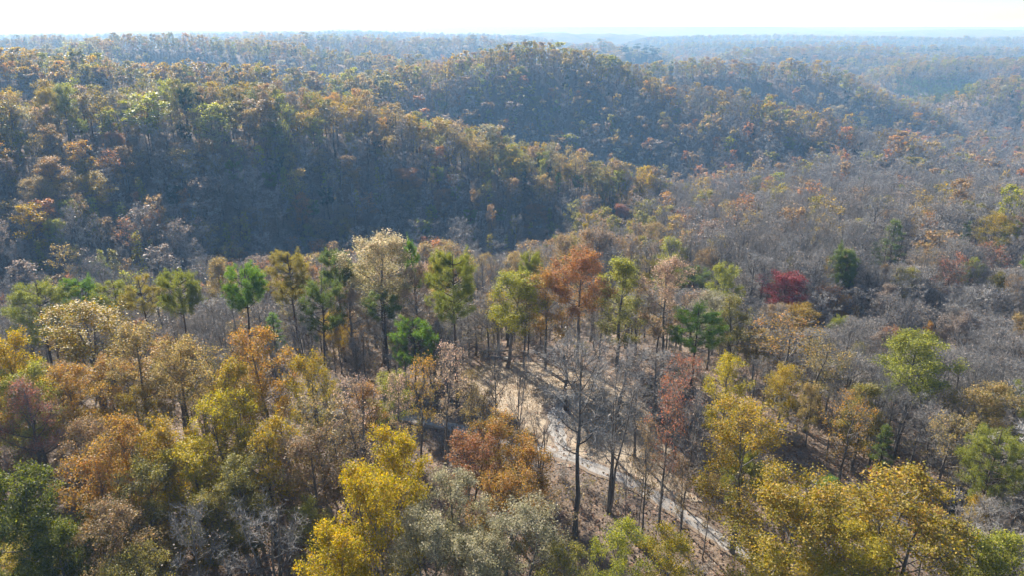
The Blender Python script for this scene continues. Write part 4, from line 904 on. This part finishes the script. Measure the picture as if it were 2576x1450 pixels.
rest = [s for i, s in enumerate(SPOTS) if i not in single]
pts, which, size, turn, t1, t2 = [], [], [], [], [], []
rr = np.random.default_rng(99)
for (x, y, z, H, W, kd, pal, cr, r1, r2) in rest:
    r = math.hypot(x, y)
    ks = [k + 'j' for k in MIDK[kd]] if r < 420 else FK[kd]; key = ks[int(r1 * len(ks)) % len(ks)]
    w0 = PROTO[key][2]; pts.append((x, y, z)); which.append(FOREST.index(key)); size.append((W / w0, W / w0, H / 20)); turn.append((0, 0, r2 * 6.28))
    j = rr.uniform(.8, 1.2); ta, tb = tints(pal, r2 * 6.28); t1.append((*(np.array(ta) * j), 1)); t2.append((*(np.array(tb) * j), 1))
instancer('forest', pts, [('which', 'INT', which), ('size', 'FLOAT_VECTOR', size), ('turn', 'FLOAT_VECTOR', turn), ('tint', 'FLOAT_COLOR', t1), ('tint2', 'FLOAT_COLOR', t2)],
          [PROTO[k][0] for k in FOREST])
print('TREES single', len(single), 'heroes', len(HEROES), 'forest', len(rest), 'faces', {k: len(v[0].polygons) + (len(v[1].polygons) if v[1] else 0) for k, v in PROTO.items()})

# ------------------------------------------------------------------ undergrowth, dry grass, fallen leaves
def shrub(seed):
    rng = np.random.default_rng(seed); b = MB(); p0 = []; p1 = []
    for i in range(26):
        az = rng.uniform(0, 6.28); d = np.array([math.cos(az) * .5, math.sin(az) * .5, 1.0]) ; L = rng.uniform(.9, 2.0)
        a = np.array([*rng.normal(size=2) * .2, -.1]); e = a + d * L * rng.uniform(.8, 1); p0.append(a); p1.append(e)
        for k in range(7):
            u = rng.uniform(.3, 1); s = a + (e - a) * u; p0.append(s); p1.append(s + (rng.normal(size=3) * .35 + np.array([0, 0, .3])) * L * .5)
    b.blades(np.array(p0), np.array(p1), .035, 1, 0, rng)
    n = 60; c = np.array(p1)[rng.choice(len(p1), n)] + rng.normal(size=(n, 3)) * .15; b.leaves(c, .2, .15, rng, 0, rng.random(n))
    return b.mesh('undergrowth', [M_LEAF, M_TWIG])
ux, uy, urng = scatter(25, 240, 3.1, 12)
uz = terrain(ux, uy)
uk = ~((inside(ux, uy, CLEAR) | (roaddist(ux, uy) < 3.0) | (roaddist(ux, uy, DRIVE) < 3.5)) & (uy < 125)) & (urng.random(len(ux)) < .85)
ux, uy, uz = ux[uk], uy[uk], uz[uk]; n = len(ux); us = urng.uniform(.6, 1.5, n)
up = [PAL[str(urng.choice(['brown', 'tan', 'grey', 'olive', 'mauve', 'grey']))] for _ in range(n)]
instancer('undergrowth', np.stack([ux, uy, uz], 1), [('which', 'INT', urng.integers(0, 3, n)), ('size', 'FLOAT_VECTOR', np.stack([us, us, us * .9], 1)),
          ('turn', 'FLOAT_VECTOR', np.stack([us * 0, us * 0, urng.uniform(0, 6.28, n)], 1)), ('tint', 'FLOAT_COLOR', [(*p[0], 1) for p in up]), ('tint2', 'FLOAT_COLOR', [(*p[1], 1) for p in up])],
          [shrub(1), shrub(2), shrub(3)])
def grass_and_leaves():
    rng = np.random.default_rng(5); lo = CLEAR.min(0) - 3; hi = CLEAR.max(0) + 3
    p = rng.uniform(lo, hi, (60000, 2)); dr = np.minimum(roaddist(p[:, 0], p[:, 1]), roaddist(p[:, 0], p[:, 1], DRIVE))
    k = inside(p[:, 0], p[:, 1], CLEAR) & (dr > 2.0) & (fbm(p[:, 0] / 3, p[:, 1] / 3, 44, 3) + rng.random(len(p)) * .5 > .62)
    p = p[k]; z = terrain(p[:, 0], p[:, 1]) + .04; b = MB(); a = np.column_stack([p, z])
    b.blades(a, a + np.column_stack([rng.normal(size=(len(p), 2)) * .12, rng.uniform(.12, .42, len(p))]), .05, 0, 0, rng)
    o = link('dry_grass', b.mesh('dry_grass', [M_STRAW])); o['kind'] = 'stuff'
    q = np.column_stack([rng.uniform(-45, 60, 42000), rng.uniform(52, 112, 42000)]); dr = np.minimum(roaddist(q[:, 0], q[:, 1]), roaddist(q[:, 0], q[:, 1], DRIVE))
    q = q[rng.random(len(q)) < np.where(dr < 1.3, .3, np.where(inside(q[:, 0], q[:, 1], CLEAR), .35, 1))]
    zz = terrain(q[:, 0], q[:, 1]) + .16; b = MB(); nr = np.random.default_rng(6)
    b.leaves(np.column_stack([q, zz]), .26, .2, nr, 0, nr.random(len(q)), up=2.0)
    o = link('fallen_leaves', b.mesh('fallen_leaves', [M_LEAF])); o['kind'] = 'stuff'; o['tint'] = (.45, .32, .21); o['tint2'] = (.28, .19, .125)
grass_and_leaves()

# ------------------------------------------------------------------ fallen logs and pale wood by the clearing
def log(name, a, b, r, m, label, cat, group=None, bend=.25, stubs=3, seed=1):
    rng = np.random.default_rng(seed); a = np.array(a); b = np.array(b); t = np.linspace(0, 1, 9)[:, None]
    P = a * (1 - t) + b * t; P[1:-1] += rng.normal(size=(7, 3)) * bend * .3; mb = MB()
    o0 = P[0].copy(); mb.tube(P - o0, np.linspace(r, r * .6, 9) * rng.uniform(.92, 1.08, 9), 9, 0, True)
    o = link(name, mb.mesh(name, [m], True)); o.location = o0; tag(o, label, cat, group)
    for k in range(stubs):
        i = rng.integers(2, 8); s = MB(); d = rng.normal(size=3); d[2] = abs(d[2]) + .4; d /= np.linalg.norm(d)
        s.tube([P[i] - o0, P[i] - o0 + d * rng.uniform(.5, 1.6)], [r * .35, r * .12], 5, 0, True); link('branch_stub', s.mesh('branch_stub', [m], True), o)
def gp(U, V, up=.2): p = ground_px(U, V); return (p[0], p[1], hz(p[0], p[1]) + up)
log('fallen_log', gp(1205, 893, .35), gp(1292, 889, .45), .24, M_LOG, 'long pale fallen log lying along the top edge of the clearing', 'log', 'fallen logs', seed=2)
log('fallen_log', gp(1235, 905, .25), gp(1330, 902, .3), .2, M_LOG, 'shorter dark fallen log just below the long pale log', 'log', 'fallen logs', seed=3)
log('fallen_log', gp(1395, 925, .25), gp(1450, 935, .3), .18, M_PALE, 'thin bleached log in the shade under the reddish bare tree', 'log', 'fallen logs', seed=4)
log('broken_log', gp(1268, 908, .2), gp(1283, 914, .55), .26, M_PALE, 'short white broken log at the top of the clearing', 'log', None, .05, 1, 5)
def bent():
    x, y, z, D = stand(330, 762, 12); th = np.linspace(0, 1, 10)
    P = np.column_stack([.9 * np.sin(th * 2.6) * -1 , th * .2, 9.5 * th ** .8 * (1 - .12 * th ** 3)]); P[:, 0] += 1.2 * th ** 4
    b = MB(); b.tube(P, np.linspace(.1, .05, 10), 6, 0, True)
    o = link('bent_sapling', b.mesh('bent_sapling', [M_PALE], True)); o.location = (x, y, hz(x, y) - .1); tag(o, 'bare white bent sapling among the slender olive pines', 'sapling')
bent()

# ------------------------------------------------------------------ haze
def haze():
    m, nt, nodes, links, out = mat('haze'); v = N(nt, 'ShaderNodeVolumePrincipled')
    v.inputs['Color'].default_value = (.30, .60, 1.0, 1); v.inputs['Density'].default_value = 2.5e-4; v.inputs['Anisotropy'].default_value = .2
    v.inputs['Absorption Color'].default_value = (1, 1, 1, 1)
    links.new(v.outputs[0], out.inputs['Volume'])
    x0, x1, y0, y1, z0, z1 = -31000, 31000, -31000, 31000, -90, 57
    V = [(x, y, z) for z in (z0, z1) for y in (y0, y1) for x in (x0, x1)]
    F = [(0, 2, 3, 1), (4, 5, 7, 6), (0, 1, 5, 4), (2, 6, 7, 3), (0, 4, 6, 2), (1, 3, 7, 5)]
    me = mesh_of('haze', V, F, [], [m]); o = link('haze', me); o['kind'] = 'stuff'
haze()
